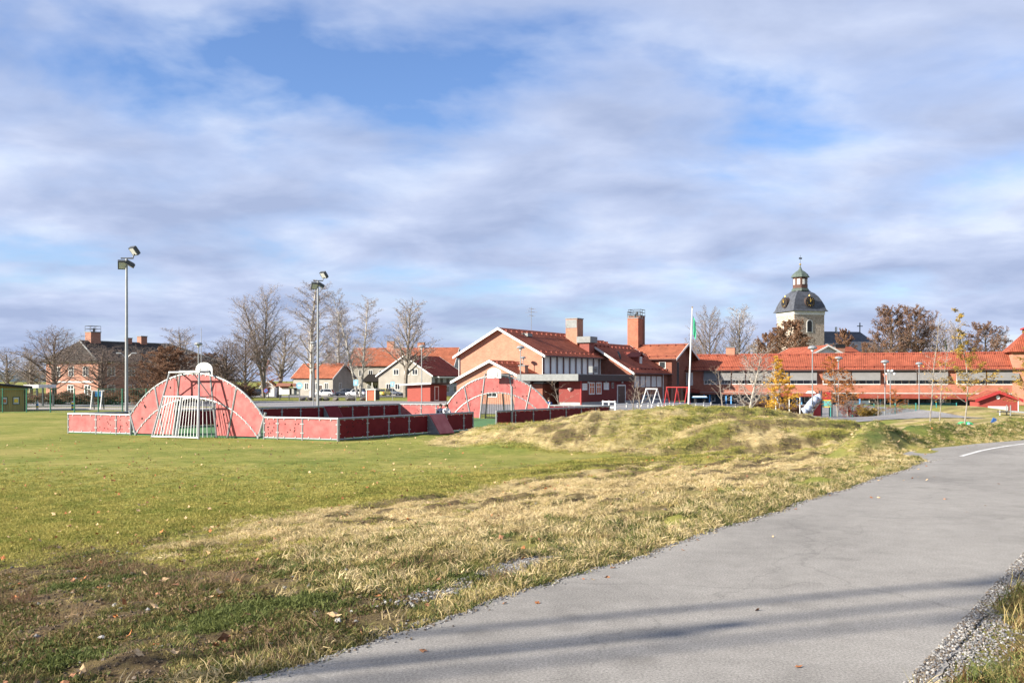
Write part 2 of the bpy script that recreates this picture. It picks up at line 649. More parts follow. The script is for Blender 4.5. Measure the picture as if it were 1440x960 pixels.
def ground_material():
    m = bpy.data.materials.new('ground_cover')
    m.use_nodes = True
    n, l = m.node_tree.nodes, m.node_tree.links
    b = n['Principled BSDF']
    b.inputs['Roughness'].default_value = 0.95
    b.inputs['Specular IOR Level'].default_value = 0.1
    g = n.new('ShaderNodeNewGeometry')
    a = n.new('ShaderNodeAttribute')
    a.attribute_name = 'zone'
    sp = n.new('ShaderNodeSeparateColor')
    l.new(a.outputs['Color'], sp.inputs[0])

    def noise(sc, det=6.0, ro=0.62, st=None):
        z = n.new('ShaderNodeTexNoise')
        z.inputs['Scale'].default_value = sc
        z.inputs['Detail'].default_value = det
        z.inputs['Roughness'].default_value = ro
        if st:
            mp = n.new('ShaderNodeMapping')
            mp.inputs['Scale'].default_value = st
            l.new(g.outputs['Position'], mp.inputs[0])
            l.new(mp.outputs[0], z.inputs['Vector'])
        else:
            l.new(g.outputs['Position'], z.inputs['Vector'])
        return z.outputs['Fac']

    def ramp(f, stops):
        r = n.new('ShaderNodeValToRGB')
        el = r.color_ramp.elements
        while len(el) < len(stops):
            el.new(0.5)
        for e, (p, c) in zip(el, stops):
            e.position = p
            e.color = (*c, 1)
        l.new(f, r.inputs['Fac'])
        return r.outputs['Color']

    def mix(f, x, y):
        q = n.new('ShaderNodeMix')
        q.data_type = 'RGBA'
        l.new(f, q.inputs['Factor'])
        l.new(x, q.inputs['A'])
        l.new(y, q.inputs['B'])
        return q.outputs['Result']

    def mth(op, x, y):
        q = n.new('ShaderNodeMath')
        q.operation = op
        for i, v in enumerate((x, y)):
            if isinstance(v, (int, float)):
                q.inputs[i].default_value = v
            else:
                l.new(v, q.inputs[i])
        return q.outputs[0]

    fine = noise(9.0, 8.0, 0.75)
    broad = noise(0.22, 7.0, 0.6)
    lawn = mix(mth('MULTIPLY', fine, 0.8),
               ramp(broad, [(0.34, (0.115, 0.150, 0.027)), (0.5, (0.195, 0.202, 0.045)), (0.66, (0.305, 0.26, 0.083))]),
               ramp(noise(1.6, 8.0, 0.7), [(0.36, (0.075, 0.10, 0.02)), (0.52, (0.195, 0.198, 0.047)), (0.68, (0.35, 0.285, 0.11))]))
    straw = ramp(noise(2.4, 9.0, 0.75), [(0.30, (0.10, 0.075, 0.035)), (0.45, (0.28, 0.22, 0.10)), (0.62, (0.46, 0.37, 0.19))])
    earth = ramp(noise(5.5, 10.0, 0.82), [(0.34, (0.028, 0.020, 0.013)), (0.46, (0.085, 0.06, 0.034)), (0.58, (0.145, 0.11, 0.048)), (0.74, (0.25, 0.19, 0.13))])
    lush_shade = ramp(noise(6.0, 5.0, 0.6), [(0.35, (0.03, 0.055, 0.012)), (0.65, (0.075, 0.12, 0.03))])
    brk = mth('MULTIPLY', mth('SUBTRACT', fine, 0.5), 1.2)

    def fade(sock):
        c = n.new('ShaderNodeMath')
        c.operation = 'ADD'
        c.use_clamp = True
        l.new(sock, c.inputs[0])
        l.new(mth('MULTIPLY', brk, mth('MULTIPLY', mth('MULTIPLY', sock, mth('SUBTRACT', 1.0, sock)), 4.0)), c.inputs[1])
        return c.outputs[0]

    c = mix(fade(sp.outputs[0]), lawn, straw)
    c = mix(fade(sp.outputs[1]), c, earth)
    c = mix(fade(sp.outputs[2]), c, lush_shade)
    l.new(c, b.inputs['Base Color'])
    bp = n.new('ShaderNodeBump')
    bp.inputs['Strength'].default_value = 0.9
    bp.inputs['Distance'].default_value = 0.05
    l.new(fine, bp.inputs['Height'])
    l.new(bp.outputs[0], b.inputs['Normal'])
    return m


me.materials.append(ground_material())
ground = bpy.data.objects.new('ground', me)
COL.objects.link(ground)
tag(ground, 'wide grassy ground with lawn, straw slope and mound', None, kind='structure')


# ------------------------------------------------------------------ asphalt path
def su_xy(s, u):
    p = P0 + ND * s + TD * u
    return (float(p[0]), float(p[1]))


def asphalt_material(name, base, crack=True):
    m = bpy.data.materials.new(name)
    m.use_nodes = True
    n, l = m.node_tree.nodes, m.node_tree.links
    b = n['Principled BSDF']
    b.inputs['Roughness'].default_value = 0.88
    b.inputs['Specular IOR Level'].default_value = 0.25
    g = n.new('ShaderNodeNewGeometry')

    def noise(sc, det, ro):
        z = n.new('ShaderNodeTexNoise')
        z.inputs['Scale'].default_value = sc
        z.inputs['Detail'].default_value = det
        z.inputs['Roughness'].default_value = ro
        l.new(g.outputs['Position'], z.inputs['Vector'])
        return z.outputs['Fac']

    def ramp(f, stops):
        r = n.new('ShaderNodeValToRGB')
        el = r.color_ramp.elements
        while len(el) < len(stops):
            el.new(0.5)
        for e, (p, c) in zip(el, stops):
            e.position = p
            e.color = (c, c, c, 1) if isinstance(c, float) else (*c, 1)
        l.new(f, r.inputs['Fac'])
        return r.outputs['Color']

    def mul(x, y, f=1.0):
        q = n.new('ShaderNodeMix')
        q.data_type = 'RGBA'
        q.blend_type = 'MULTIPLY'
        q.inputs['Factor'].default_value = f
        l.new(x, q.inputs['A'])
        l.new(y, q.inputs['B'])
        return q.outputs['Result']

    gr = noise(60.0, 6.0, 0.85)
    c = ramp(gr, [(0.36, tuple(v * 0.5 for v in base)), (0.5, base), (0.64, tuple(v * 1.6 for v in base))])
    c = mul(c, ramp(noise(0.5, 8.0, 0.62), [(0.3, 0.78), (0.5, 1.0), (0.7, 1.12)]))
    c = mul(c, ramp(noise(4.0, 6.0, 0.7), [(0.3, 0.9), (0.7, 1.08)]))
    if crack:
        vo = n.new('ShaderNodeTexVoronoi')
        vo.feature = 'DISTANCE_TO_EDGE'
        vo.inputs['Scale'].default_value = 0.21
        mx = n.new('ShaderNodeVectorMath')
        mx.operation = 'ADD'
        nz = n.new('ShaderNodeTexNoise')
        nz.inputs['Scale'].default_value = 1.3
        nz.inputs['Detail'].default_value = 6.0
        l.new(g.outputs['Position'], nz.inputs['Vector'])
        sc = n.new('ShaderNodeVectorMath')
        sc.operation = 'SCALE'
        sc.inputs['Scale'].default_value = 1.1
        l.new(nz.outputs['Color'], sc.inputs[0])
        l.new(g.outputs['Position'], mx.inputs[0])
        l.new(sc.outputs[0], mx.inputs[1])
        l.new(mx.outputs[0], vo.inputs['Vector'])
        c = mul(c, ramp(vo.outputs['Distance'], [(0.0, 0.80), (0.003, 0.92), (0.007, 1.0)]))
        # paving joint along the middle and a darker wheel-worn band
        dp = n.new('ShaderNodeVectorMath')
        dp.operation = 'DOT_PRODUCT'
        l.new(mx.outputs[0], dp.inputs[0])
        dp.inputs[1].default_value = (float(ND[0]), float(ND[1]), 0)

        def band(center, half, lo_):
            q1 = n.new('ShaderNodeMath')
            q1.operation = 'SUBTRACT'
            l.new(dp.outputs['Value'], q1.inputs[0])
            q1.inputs[1].default_value = center
            q2 = n.new('ShaderNodeMath')
            q2.operation = 'ABSOLUTE'
            l.new(q1.outputs[0], q2.inputs[0])
            return ramp(q2.outputs[0], [(0.0, lo_), (half, (lo_ + 1) / 2), (half * 2, 1.0)])
        s00 = float(P0 @ ND) + 0.55 * (float(ND[0]) + float(ND[1]))
        c = mul(c, band(s00 - 1.25, 0.008, 0.78))
        c = mul(c, band(s00 - 0.55, 0.22, 0.93))
        c = mul(c, ramp(noise(1.1, 3.0, 0.5), [(0.28, 0.80), (0.36, 1.0)]))
    l.new(c, b.inputs['Base Color'])
    bp = n.new('ShaderNodeBump')
    bp.inputs['Strength'].default_value = 0.55
    bp.inputs['Distance'].default_value = 0.006
    l.new(gr, bp.inputs['Height'])
    l.new(bp.outputs[0], b.inputs['Normal'])
    return m


ASPHALT = asphalt_material('worn_asphalt', (0.238, 0.226, 0.206))
ASPHALT2 = asphalt_material('yard_asphalt', (0.20, 0.195, 0.195), False)


def slab(name, outline, ztop, thick, m, parent=None):
    bm = bmesh.new()
    vs = [bm.verts.new((x, y, ztop)) for x, y in outline]
    f = bm.faces.new(vs)
    r = bmesh.ops.extrude_face_region(bm, geom=[f])
    for v in r['geom']:
        if isinstance(v, bmesh.types.BMVert):
            v.co.z -= thick
    bmesh.ops.recalc_face_normals(bm, faces=bm.faces)
    bmesh.ops.triangulate(bm, faces=[q for q in bm.faces if len(q.verts) > 4])
    me = bpy.data.meshes.new(name)
    bm.to_mesh(me)
    bm.free()
    me.materials.append(m)
    o = bpy.data.objects.new(name, me)
    COL.objects.link(o)
    if parent:
        o.parent = parent
    return o


def edge_noise(u, k):
    return 0.04 * math.sin(u * 1.7 + k) + 0.02 * math.sin(u * 4.3 + 2 * k) + 0.012 * math.sin(u * 11.1 + 3 * k) + 0.008 * math.sin(u * 23.7 + k)


outl = []
for i in range(0, 395):
    u = -16 + i * 0.1
    if u > 16.4:
        break
    outl.append(su_xy(edge_noise(u, 0.4) + 0.10, u))
outl += [(8.95, 21.9), (9.05, 22.6), (9.2, 23.4), (9.6, 24.05)]
far = [(9.6, 24.05), (11.5, 26.0), (15.0, 29.0), (22, 34.0), (34, 41.5), (50, 50)]
for (ax, ay), (bx, by) in zip(far[:-1], far[1:]):
    for k in range(1, 9):
        t = k / 8
        outl.append((ax + (bx - ax) * t, ay + (by - ay) * t + 0.07 * math.sin(7 * t + ax)))
outl += [(52, 45.6), (36, 37), (24, 29.6), (17.5, 24.6), (14.3, 21.2), (12.6, 18.6)]
for i in range(0, 260):
    u = 12.0 - i * 0.1
    if u < -16:
        break
    outl.append(su_xy(-3.14 - edge_noise(u * 1.3, 1.9) * 1.2, u))
path_ob = slab('asphalt_path', outl, 1.0, 0.12, ASPHALT)
tag(path_ob, 'grey asphalt footpath running past the slope', None, kind='structure')

WHITE_LINE = mat('road_paint', (0.28, 0.27, 0.255), 0.8, 0.15, 9.0, col2=(0.58, 0.58, 0.56), detail=8.0, lo=.36, hi=.52)
mb = MB()
lp = [(10.15, 22.5), (10.75, 23.35), (11.45, 24.3), (12.2, 25.2), (13.1, 26.2), (14.2, 27.3), (15.6, 28.6), (17.4, 30.1), (19.5, 31.6)]
vs = []
for i, (x, y) in enumerate(lp):
    a, b_ = lp[max(0, i - 1)], lp[min(len(lp) - 1, i + 1)]
    t = Vector((b_[0] - a[0], b_[1] - a[1], 0)).normalized()
    nn = Vector((-t.y, t.x, 0)) * 0.055
    vs += [Vector((x, y, 1.004)) + nn, Vector((x, y, 1.004)) - nn]
mb.add(vs, [(2 * i, 2 * i + 1, 2 * i + 3, 2 * i + 2) for i in range(len(lp) - 1)])
o = mb.build('painted_line', WHITE_LINE, path_ob)

# far hills
HILL = mat('forest_hill', (0.028, 0.050, 0.062), 0.95, 0.3, 0.004)  # blue in the forest colour stands in for distance haze
mb = MB()
rows = []
for j, (yy, hh) in enumerate(((3600, -60), (4300, 1.0), (5200, -60))):
    r_ = []
    for i in range(61):
        xx = -4200 + i * 140
        top = 62 + 26 * math.sin(xx * 0.0011 + 1.0) + 12 * math.sin(xx * 0.0034) + 5 * math.sin(xx * 0.011)
        fall = 1.0 if xx < -1900 else max(-0.6, 1.0 - (xx + 1900) / 800)
        r_.append((xx, yy, top * 1.45 * fall if hh == 1.0 else hh))
    rows.append(r_)
vs = [p for r_ in rows for p in r_]
fs = [(j * 61 + i, j * 61 + i + 1, (j + 1) * 61 + i + 1, (j + 1) * 61 + i) for j in range(2) for i in range(60)]
hill = mb.add(vs, fs).build('hills', HILL, smooth=True)
tag(hill, 'distant forested hill ridge on the horizon', None, kind='structure')

# ------------------------------------------------------------------ shared materials
STEEL = mat('galvanised_steel', (0.25, 0.265, 0.27), 0.45, 0.12, 6.0, metal=0.35, spec=0.5)
DARKSTEEL = mat('dark_steel', (0.07, 0.075, 0.08), 0.5, 0.2, 5.0, metal=0.3)
CLIPW = mat('clip_white', (0.38, 0.39, 0.39), 0.5, 0.08, 8.0)
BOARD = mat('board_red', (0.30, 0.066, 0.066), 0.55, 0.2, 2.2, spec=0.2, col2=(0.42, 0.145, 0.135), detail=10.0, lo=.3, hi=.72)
BOARD_SHADED = mat('board_red_shaded', (0.115, 0.008, 0.011), 0.6, 0.2, 2.4, spec=0.12, col2=(0.18, 0.018, 0.022), detail=9.0, lo=.3, hi=.78)  # the board red again, darkened for the sides in shade
HOLE = mat('hole_dark', (0.012, 0.010, 0.010), 0.9, 0.1, 5.0)
WHITEP = mat('white_paint', (0.62, 0.62, 0.60), 0.55, 0.07, 2.0)
OLDWHITE = mat('weathered_white_wood', (0.60, 0.60, 0.57), 0.7, 0.15, 5.0)
BRICKL = brick_mat('salmon_brick', (0.42, 0.20, 0.136), (0.365, 0.16, 0.106), (0.37, 0.27, 0.21))
BRICKH = brick_mat('pink_brick', (0.35, 0.172, 0.125), (0.30, 0.14, 0.10), (0.32, 0.24, 0.20))
BRICKW = brick_mat('orange_red_brick', (0.345, 0.128, 0.085), (0.295, 0.10, 0.066), (0.32, 0.20, 0.155))
BRICKD = brick_mat('red_brown_brick', (0.24, 0.085, 0.055), (0.20, 0.066, 0.043), (0.22, 0.17, 0.145))
TILE = tile_mat('red_roof_tile', (0.345, 0.098, 0.058), (0.395, 0.122, 0.072))
TILE2 = tile_mat('orange_roof_tile', (0.35, 0.122, 0.072), (0.395, 0.146, 0.086))
TILED = tile_mat('dark_roof_tile', (0.055, 0.050, 0.047), (0.075, 0.068, 0.062))
SLATE = mat('slate_roof', (0.06, 0.066, 0.08), 0.6, 0.25, 1.2)
REDWOOD = mat('falu_red_wood', (0.19, 0.040, 0.034), 0.85, 0.18, 3.0, stretch=(6, 6, 0.6))
PLASTER = mat('beige_render', (0.275, 0.258, 0.225), 0.9, 0.12, 0.7)
GREYR = mat('grey_render', (0.36, 0.36, 0.36), 0.9, 0.12, 0.8)
CONC = mat('plinth_concrete', (0.36, 0.35, 0.33), 0.9, 0.15, 1.5)
BLACKP = mat('black_paint', (0.018, 0.018, 0.02), 0.5, 0.2, 2.0)
BLIND = mat('blind_fabric', (0.15, 0.15, 0.148), 0.8, 0.08, 1.5)
BLUEP = mat('blue_paint', (0.10, 0.30, 0.58), 0.5, 0.1, 3.0)
GREENP = mat('green_fence_paint', (0.03, 0.16, 0.10), 0.5, 0.15, 4.0)
OCHRE = mat('ochre_wood', (0.30, 0.215, 0.075), 0.85, 0.12, 2.0, stretch=(5, 5, 0.5))
COPPER = mat('green_copper', (0.075, 0.098, 0.085), 0.6, 0.25, 1.5)
DARKBLUE = mat('dark_basement_wall', (0.055, 0.075, 0.095), 0.8, 0.2, 1.2)
ORANGE = mat('orange_blind', (0.45, 0.12, 0.035), 0.7, 0.3, 6.0)
GOLD = mat('gilded', (0.55, 0.36, 0.08), 0.35, 0.1, 3.0, metal=0.7)
REDP = mat('red_paint', (0.34, 0.035, 0.035), 0.45, 0.1, 3.0)
YELP = mat('yellow_paint', (0.75, 0.50, 0.04), 0.5, 0.08, 3.0)
DOORBR = mat('dark_door', (0.055, 0.035, 0.028), 0.5, 0.2, 3.0)


def glass_mat():
    m = mat('window_glass', (0.025, 0.03, 0.035), 0.06, 0.4, 0.7, spec=0.7)
    return m


GLASS = glass_mat()
CURTAIN = mat('curtained_glass', (0.58, 0.58, 0.56), 0.35, 0.18, 2.5, spec=0.5, stretch=(7, 7, 0.3))

# ------------------------------------------------------------------ sports court
A, B, C, D = (Vector((*ARENA[k], 0)) for k in 'ABCD')


def uvec(p, q):
    d = (q - p)
    d.z = 0
    return d.normalized()


turf = slab('court_turf', [ARENA[k] for k in 'ABCD'], 0.035, 0.2,
            mat('artificial_turf', (0.060, 0.145, 0.055), 0.95, 0.18, 1.2, bump=0.4, bscale=60))
tag(turf, 'green artificial turf of the sports court', None, kind='structure')


def clips_for(mb, x0, x1, z0, z1, y):
    n = max(2, int((x1 - x0) / 0.5))
    for i in range(n):
        x = x0 + (i + 0.5) * (x1 - x0) / n
        for z in (z0, z1):
            mb.box(x - 0.022, x + 0.022, y - 0.012, y + 0.012, z - 0.04, z + 0.04)
    for z in (z0 + 0.25 * (z1 - z0), z0 + 0.75 * (z1 - z0)):
        for x in (x0, x1):
            mb.box(x - 0.04, x + 0.04, y - 0.012, y + 0.012, z - 0.022, z + 0.022)


def barrier(label, P, dr, s0, s1, spans, m, holes=()):
    rz = math.atan2(dr.y, dr.x)
    P0_ = P + dr * s0
    t = thing('court_barrier', label, 'barrier', (P0_.x, P0_.y, 0), rz, 'board barriers around the sports court')
    L = s1 - s0
    tot = sum(spans)
    x = 0.0
    xs_ = [0.0]
    for w in spans:
        x += w / tot * L
        xs_.append(x)
    for i in range(len(spans)):
        a, b = xs_[i], xs_[i + 1]
        MB().box(a + 0.05, b - 0.05, -0.014, 0.014, 0.12, 0.94).build('panel', m, t)
        cb = MB()
        for y in (-0.03, 0.03):
            clips_for(cb, a + 0.05, b - 0.05, 0.12, 0.94, y)
        cl = cb.build('clips', CLIPW, t)
        cl['kind'] = 'stuff'
        if i in holes:
            hb = MB()
            for _ in range(9):
                hx, hz = random.uniform(a + .2, b - .2), random.uniform(.25, .82)
                for y in (-0.019, 0.019):
                    hb.box(hx - .022, hx + .022, y - .003, y + .003, hz - .03, hz + .03)
            h = hb.build('holes', HOLE, t)
            h['kind'] = 'stuff'
    for x in xs_:
        MB().tube((x, 0, -0.1), (x, 0, 1.03), 0.048, n=8).build('post', STEEL, t)
    MB().tube((-0.03, 0, 1.0), (L + 0.03, 0, 1.0), 0.05, n=8).build('top_rail', STEEL, t)
    MB().tube((0, 0, 0.07), (L, 0, 0.07), 0.035, n=6).build('bottom_rail', STEEL, t)
    return t


def goal_end(label, P, dr, uc, Wo, sg):
    """arched end wall with a caged goal and a basketball board; sg = side (local y) on which the cage stands"""
    rz = math.atan2(dr.y, dr.x)
    O = P + dr * uc
    t = thing('goal_wall', label, 'goal wall', (O.x, O.y, 0), rz, 'arched goal ends of the sports court')
    sag = 2.05
    Ro = (Wo * Wo + sag * sag) / (2 * sag)
    Wi = Wo * 0.92
    si = 1.82
    Ri = (Wi * Wi + si * si) / (2 * si)

    def zo(u):
        return 1.0 + math.sqrt(max(0, Ro * Ro - u * u)) - (Ro - sag)

    def zi(u):
        return 0.05 + math.sqrt(max(0, Ri * Ri - u * u)) - (Ri - si)

    op = 1.28
    cuts = [-Wo, -2.25, -op, op, 2.25, Wo]
    for a, b in zip(cuts[:-1], cuts[1:]):
        n = max(4, int((b - a) / 0.22))
        poly_t, poly_b = [], []
        for i in range(n + 1):
            u = a + 0.012 + (b - a - 0.024) * i / n
            lo = zi(u) if (a >= -op - 1e-6 and b <= op + 1e-6) else 0.10
            # the end posts lean outwards, so the lower edge is shorter than the arc
            if abs(u) > Wi and abs(a) + abs(b) > 3:
                lo = 0.10 + (abs(u) - Wi) / (Wo - Wi) * 0.9
            poly_t.append((u, 0, max(zo(u), lo + 0.02)))
            poly_b.append((u, 0, lo))
        mb_ = MB()
        for i in range(n):
            mb_.prism([(poly_b[i][0], -0.014, poly_b[i][2]), (poly_b[i + 1][0], -0.014, poly_b[i + 1][2]),
                       (poly_t[i + 1][0], -0.014, poly_t[i + 1][2]), (poly_t[i][0], -0.014, poly_t[i][2])], (0, 0.028, 0))
        mb_.build('panel', BOARD, t)
    arc = [(-Wo + 2 * Wo * i / 28, 0, zo(-Wo + 2 * Wo * i / 28)) for i in range(29)]
    MB().path(arc, 0.05, 8).build('arch_rail', STEEL, t)
    arc = [(-Wi + 2 * Wi * i / 24, 0, zi(-Wi + 2 * Wi * i / 24)) for i in range(25)]
    MB().path(arc, 0.04, 8).build('inner_arch', STEEL, t)
    cb = MB()
    for i in range(30):
        u = -Wo + 0.2 + (2 * Wo - 0.4) * i / 29
        for y in (-0.03, 0.03):
            z = zo(u) - 0.05
            cb.box(u - .022, u + .022, y - .01, y + .01, z - .05, z + .04)
            z = zi(u) if abs(u) < Wi else 0.2
            cb.box(u - .02, u + .02, y - .01, y + .01, z - .07, z + .07)
    c = cb.build('clips', CLIPW, t)
    c['kind'] = 'stuff'
    hb = MB()
    for _ in range(46):
        u = random.uniform(-Wo + .3, Wo - .3)
        z = random.uniform(.3, 2.9)
        if z > zo(u) - .15 or (abs(u) < op + .1 and z < zi(u) + .15):
            continue
        w = random.choice((.02, .025, .04))
        for y in (-0.019, 0.019):
            hb.box(u - w, u + w, y - .003, y + .003, z - w * 1.3, z + w * 1.3)
    h = hb.build('holes', HOLE, t)
    h['kind'] = 'stuff'
    for k in (-1, 1):
        MB().tube((k * Wi, 0, 0), (k * (Wo + .1), 0, 1.22), 0.058, n=8).build('post', STEEL, t)
        MB().tube((k * 1.98, 0, 0), (k * 2.52, 0, 2.42), 0.058, n=8).build('post', STEEL, t)
        MB().tube((k * 1.32, 0, 0), (k * .92, 0, 3.14), 0.058, n=8).build('leg', STEEL, t)
        MB().tube((k * 1.42, sg * 1.35, 0), (k * .90, sg * .72, 3.10), 0.05, n=8).build('leg', STEEL, t)
        MB().tube((k * .92, sg * .04, 3.14), (k * .90, sg * .72, 3.10), 0.04, n=6).build('tie', STEEL, t)
        MB().tube((k * 1.1, sg * .95, 1.95), (k * 1.16, sg * .04, 1.95), 0.035, n=6).build('tie', STEEL, t)
        MB().tube((k * .5, sg * .72, 3.1), (k * .95, sg * .05, 2.0), 0.03, n=6).build('brace', STEEL, t)
        for j in range(3):
            f = (j + 1) / 4
            MB().tube((k * (1.42 - .1 * f), sg * (1.35 - 1.3 * f), 0.05), (k * (1.12), sg * (.95 - .9 * f), 1.95), 0.016, n=5).build('bar', STEEL, t)
    MB().tube((-.95, sg * .72, 3.10), (.95, sg * .72, 3.10), 0.05, n=8).build('top_bar', STEEL, t)
    MB().tube((-.95, sg * .04, 3.16), (.95, sg * .04, 3.16), 0.05, n=8).build('top_bar', DARKSTEEL, t)
    MB().tube((-1.12, sg * .95, 1.95), (1.12, sg * .95, 1.95), 0.042, n=8).build('cross_bar', STEEL, t)
    MB().tube((-1.42, sg * 1.34, .06), (1.42, sg * 1.34, .06), 0.042, n=8).build('cross_bar', STEEL, t)
    for i in range(15):
        f = -0.93 + 1.86 * i / 14
        MB().tube((f * 1.40, sg * 1.34, .06), (f * 1.11, sg * .95, 1.95), 0.014, n=5).build('bar', STEEL, t)
    MB().tube((0.08, sg * 1.34, .06), (.06, sg * .95, 1.95), 0.05, n=6).build('bar', STEEL, t)
    # basketball board on the court side
    yb = -sg * 0.62
    prof = [(-.52, 0), (.52, 0), (.52, .38)] + [(.52 * math.cos(a), .38 + .34 * math.sin(a)) for a in [math.pi * k / 10 for k in range(1, 10)]] + [(-.52, .38)]
    bb = MB().prism([(x, yb, 2.88 + z) for x, z in prof], (0, 0.03, 0)).build('backboard', WHITEP, t)
    fb = MB()
    for yy in (yb - .012, yb + .042):
        fb.box(-.26, .26, yy - .006, yy + .006, 3.28, 3.32)
        fb.box(-.26, -.22, yy - .006, yy + .006, 2.95, 3.28)
        fb.box(.22, .26, yy - .006, yy + .006, 2.95, 3.28)
    fb.build('target_square', STEEL, bb)
    ring = [(.22 * math.cos(2 * math.pi * k / 12), yb - sg * .30 + .22 * math.sin(2 * math.pi * k / 12), 2.96) for k in range(13)]
    MB().path(ring, .014, 5).build('hoop', mat('hoop_orange', (.6, .16, .03), .5), bb)
    MB().tube((-.2, sg * .04, 3.1), (-.2, yb, 3.05), .03, n=6).build('bracket', STEEL, t)
    MB().tube((.2, sg * .04, 3.1), (.2, yb, 3.05), .03, n=6).build('bracket', STEEL, t)
    return t


dAB, dBC, dAD, dDC = uvec(A, B), uvec(B, C), uvec(A, D), uvec(D, C)
uL, uR = sat(A, dAB, 184), sat(A, dAB, 371)
ucn, Won = (uL + uR) / 2, (uR - uL) / 2
LAB, LBC, LAD, LDC = (B - A).length, (C - B).length, (D - A).length, (C - D).length
goal_end('arched pink-red goal wall with barred cage at the near left end', A, dAB, ucn, Won, -1)
barrier('short pale red board barrier left of the near goal', A, dAB, 0.0, ucn - Won - .02, [41, 29, 20], BOARD, (1, 2))
barrier('pale red board barrier between near goal and front corner', A, dAB, ucn + Won + .02, LAB, [20, 35, 49], BOARD, (0, 1))
sg1 = sat(B, dBC, 665)
sg2 = sat(B, dBC, 698)
barrier('long shaded dark red barrier facing the lawn, before the entrance gap', B, dBC, 0.06, sg1, [2.0, 1.6, 1.6, 1.6, 1.6, 1.6, .9], BOARD_SHADED, (0,))
barrier('shaded dark red barrier half hidden behind the grass mound', B, dBC, sg2, LBC - .06, [1.5] * 7, BOARD_SHADED)
barrier('far long barrier whose shaded dark red inner side faces the court', A, dAD, 0.08, LAD - .06, [1.6] * 16, BOARD_SHADED, (14, 15))
vL, vR = sat(D, dDC, 629), sat(D, dDC, 772)
vc, Wf = (vL + vR) / 2, (vR - vL) / 2
Wf = max(Wf, 3.2)
goal_end('arched pink-red goal wall at the far end below the school', D, dDC, vc, Wf, 1)
barrier('pale red inner barrier left of the far goal', D, dDC, 0.06, vc - Wf - .02, [2.4, 1.7, 1.2], BOARD, (0,))
barrier('low red barrier right of the far goal', D, dDC, vc + Wf + .02, LDC, [1.6, 1.6, 1.6], BOARD_SHADED)

# entrance post and the rebound wedge leaning on the boards
p = B + dBC * (sg2 + 1.6)
o = MB().tube((p.x, p.y - .1, 0), (p.x, p.y - .1, 2.4), .07, n=8).build('gate_post', STEEL)
tag(o, 'tall galvanised post beside the court entrance gap', 'post')


def wedge(label, s, dr, P, side, m):
    q = P + dr * s
    t = thing('rebound_wedge', label, 'wedge', (q.x, q.y, 0), math.atan2(dr.y, dr.x), 'wedge boxes on the court boards')
    y0 = side * 0.10
    y1 = side * 0.75
    MB().prism([(-.62, y1, .03), (.62, y1, .03), (.62, y0, .98), (-.62, y0, .98)], (0, side * .02, .03)).build('sloping_panel', m, t)
    MB().prism([(-.66, y0, .02), (-.66, y1, .02), (-.66, y0, .98)], (.03, 0, 0)).build('side_plate', STEEL, t)
    MB().prism([(.64, y0, .02), (.64, y1, .02), (.64, y0, .98)], (.03, 0, 0)).build('side_plate', STEEL, t)
    return t


wedge('red sloping wedge box leaning outside the long barrier', sat(B, dBC, 612), dBC, B, -1, BOARD)
wedge('dark wedge box inside the far long barrier', sat(A, dAD, 464), dAD, A, -1, BOARD_SHADED)


# ------------------------------------------------------------------ building helpers
def face_map(face, off):
    if face == 'F':
        return lambda u, dpt, z: (u, off - dpt, z)
    if face == 'B':
        return lambda u, dpt, z: (u, off + dpt, z)
    if face == 'L':
        return lambda u, dpt, z: (off - dpt, u, z)
    return lambda u, dpt, z: (off + dpt, u, z)


def fbox(mb, fm, u0, u1, d0, d1, z0, z1):
    vs = [Vector(fm(u, d, z)) for u in (u0, u1) for d in (d0, d1) for z in (z0, z1)]
    mb.add(vs, [(0, 1, 3, 2), (4, 6, 7, 5), (0, 4, 5, 1), (2, 3, 7, 6), (0, 2, 6, 4), (1, 5, 7, 3)])


def window(parent, face, off, u0, u1, z0, z1, fw=0.08, frame=None, glass=None, bars=1, cross=0, name='window'):
    fm = face_map(face, off)
    mb = MB()
    frame = frame or WHITEP
    fbox(mb, fm, u0, u1, -.03, .06, z0, z0 + fw)
    fbox(mb, fm, u0, u1, -.03, .06, z1 - fw, z1)
    fbox(mb, fm, u0, u0 + fw, -.03, .06, z0 + fw, z1 - fw)
    fbox(mb, fm, u1 - fw, u1, -.03, .06, z0 + fw, z1 - fw)
    for i in range(bars):
        c = u0 + (u1 - u0) * (i + 1) / (bars + 1)
        fbox(mb, fm, c - fw * .4, c + fw * .4, -.03, .05, z0 + fw, z1 - fw)
    if cross:
        c = z0 + (z1 - z0) * .62
        fbox(mb, fm, u0 + fw, u1 - fw, -.03, .048, c - fw * .3, c + fw * .3)
    w = mb.build(name, frame, parent)
    mb = MB()
    fbox(mb, fm, u0 + fw * .5, u1 - fw * .5, .004, .012, z0 + fw * .5, z1 - fw * .5)
    mb.build('pane', glass or GLASS, w)
    return w


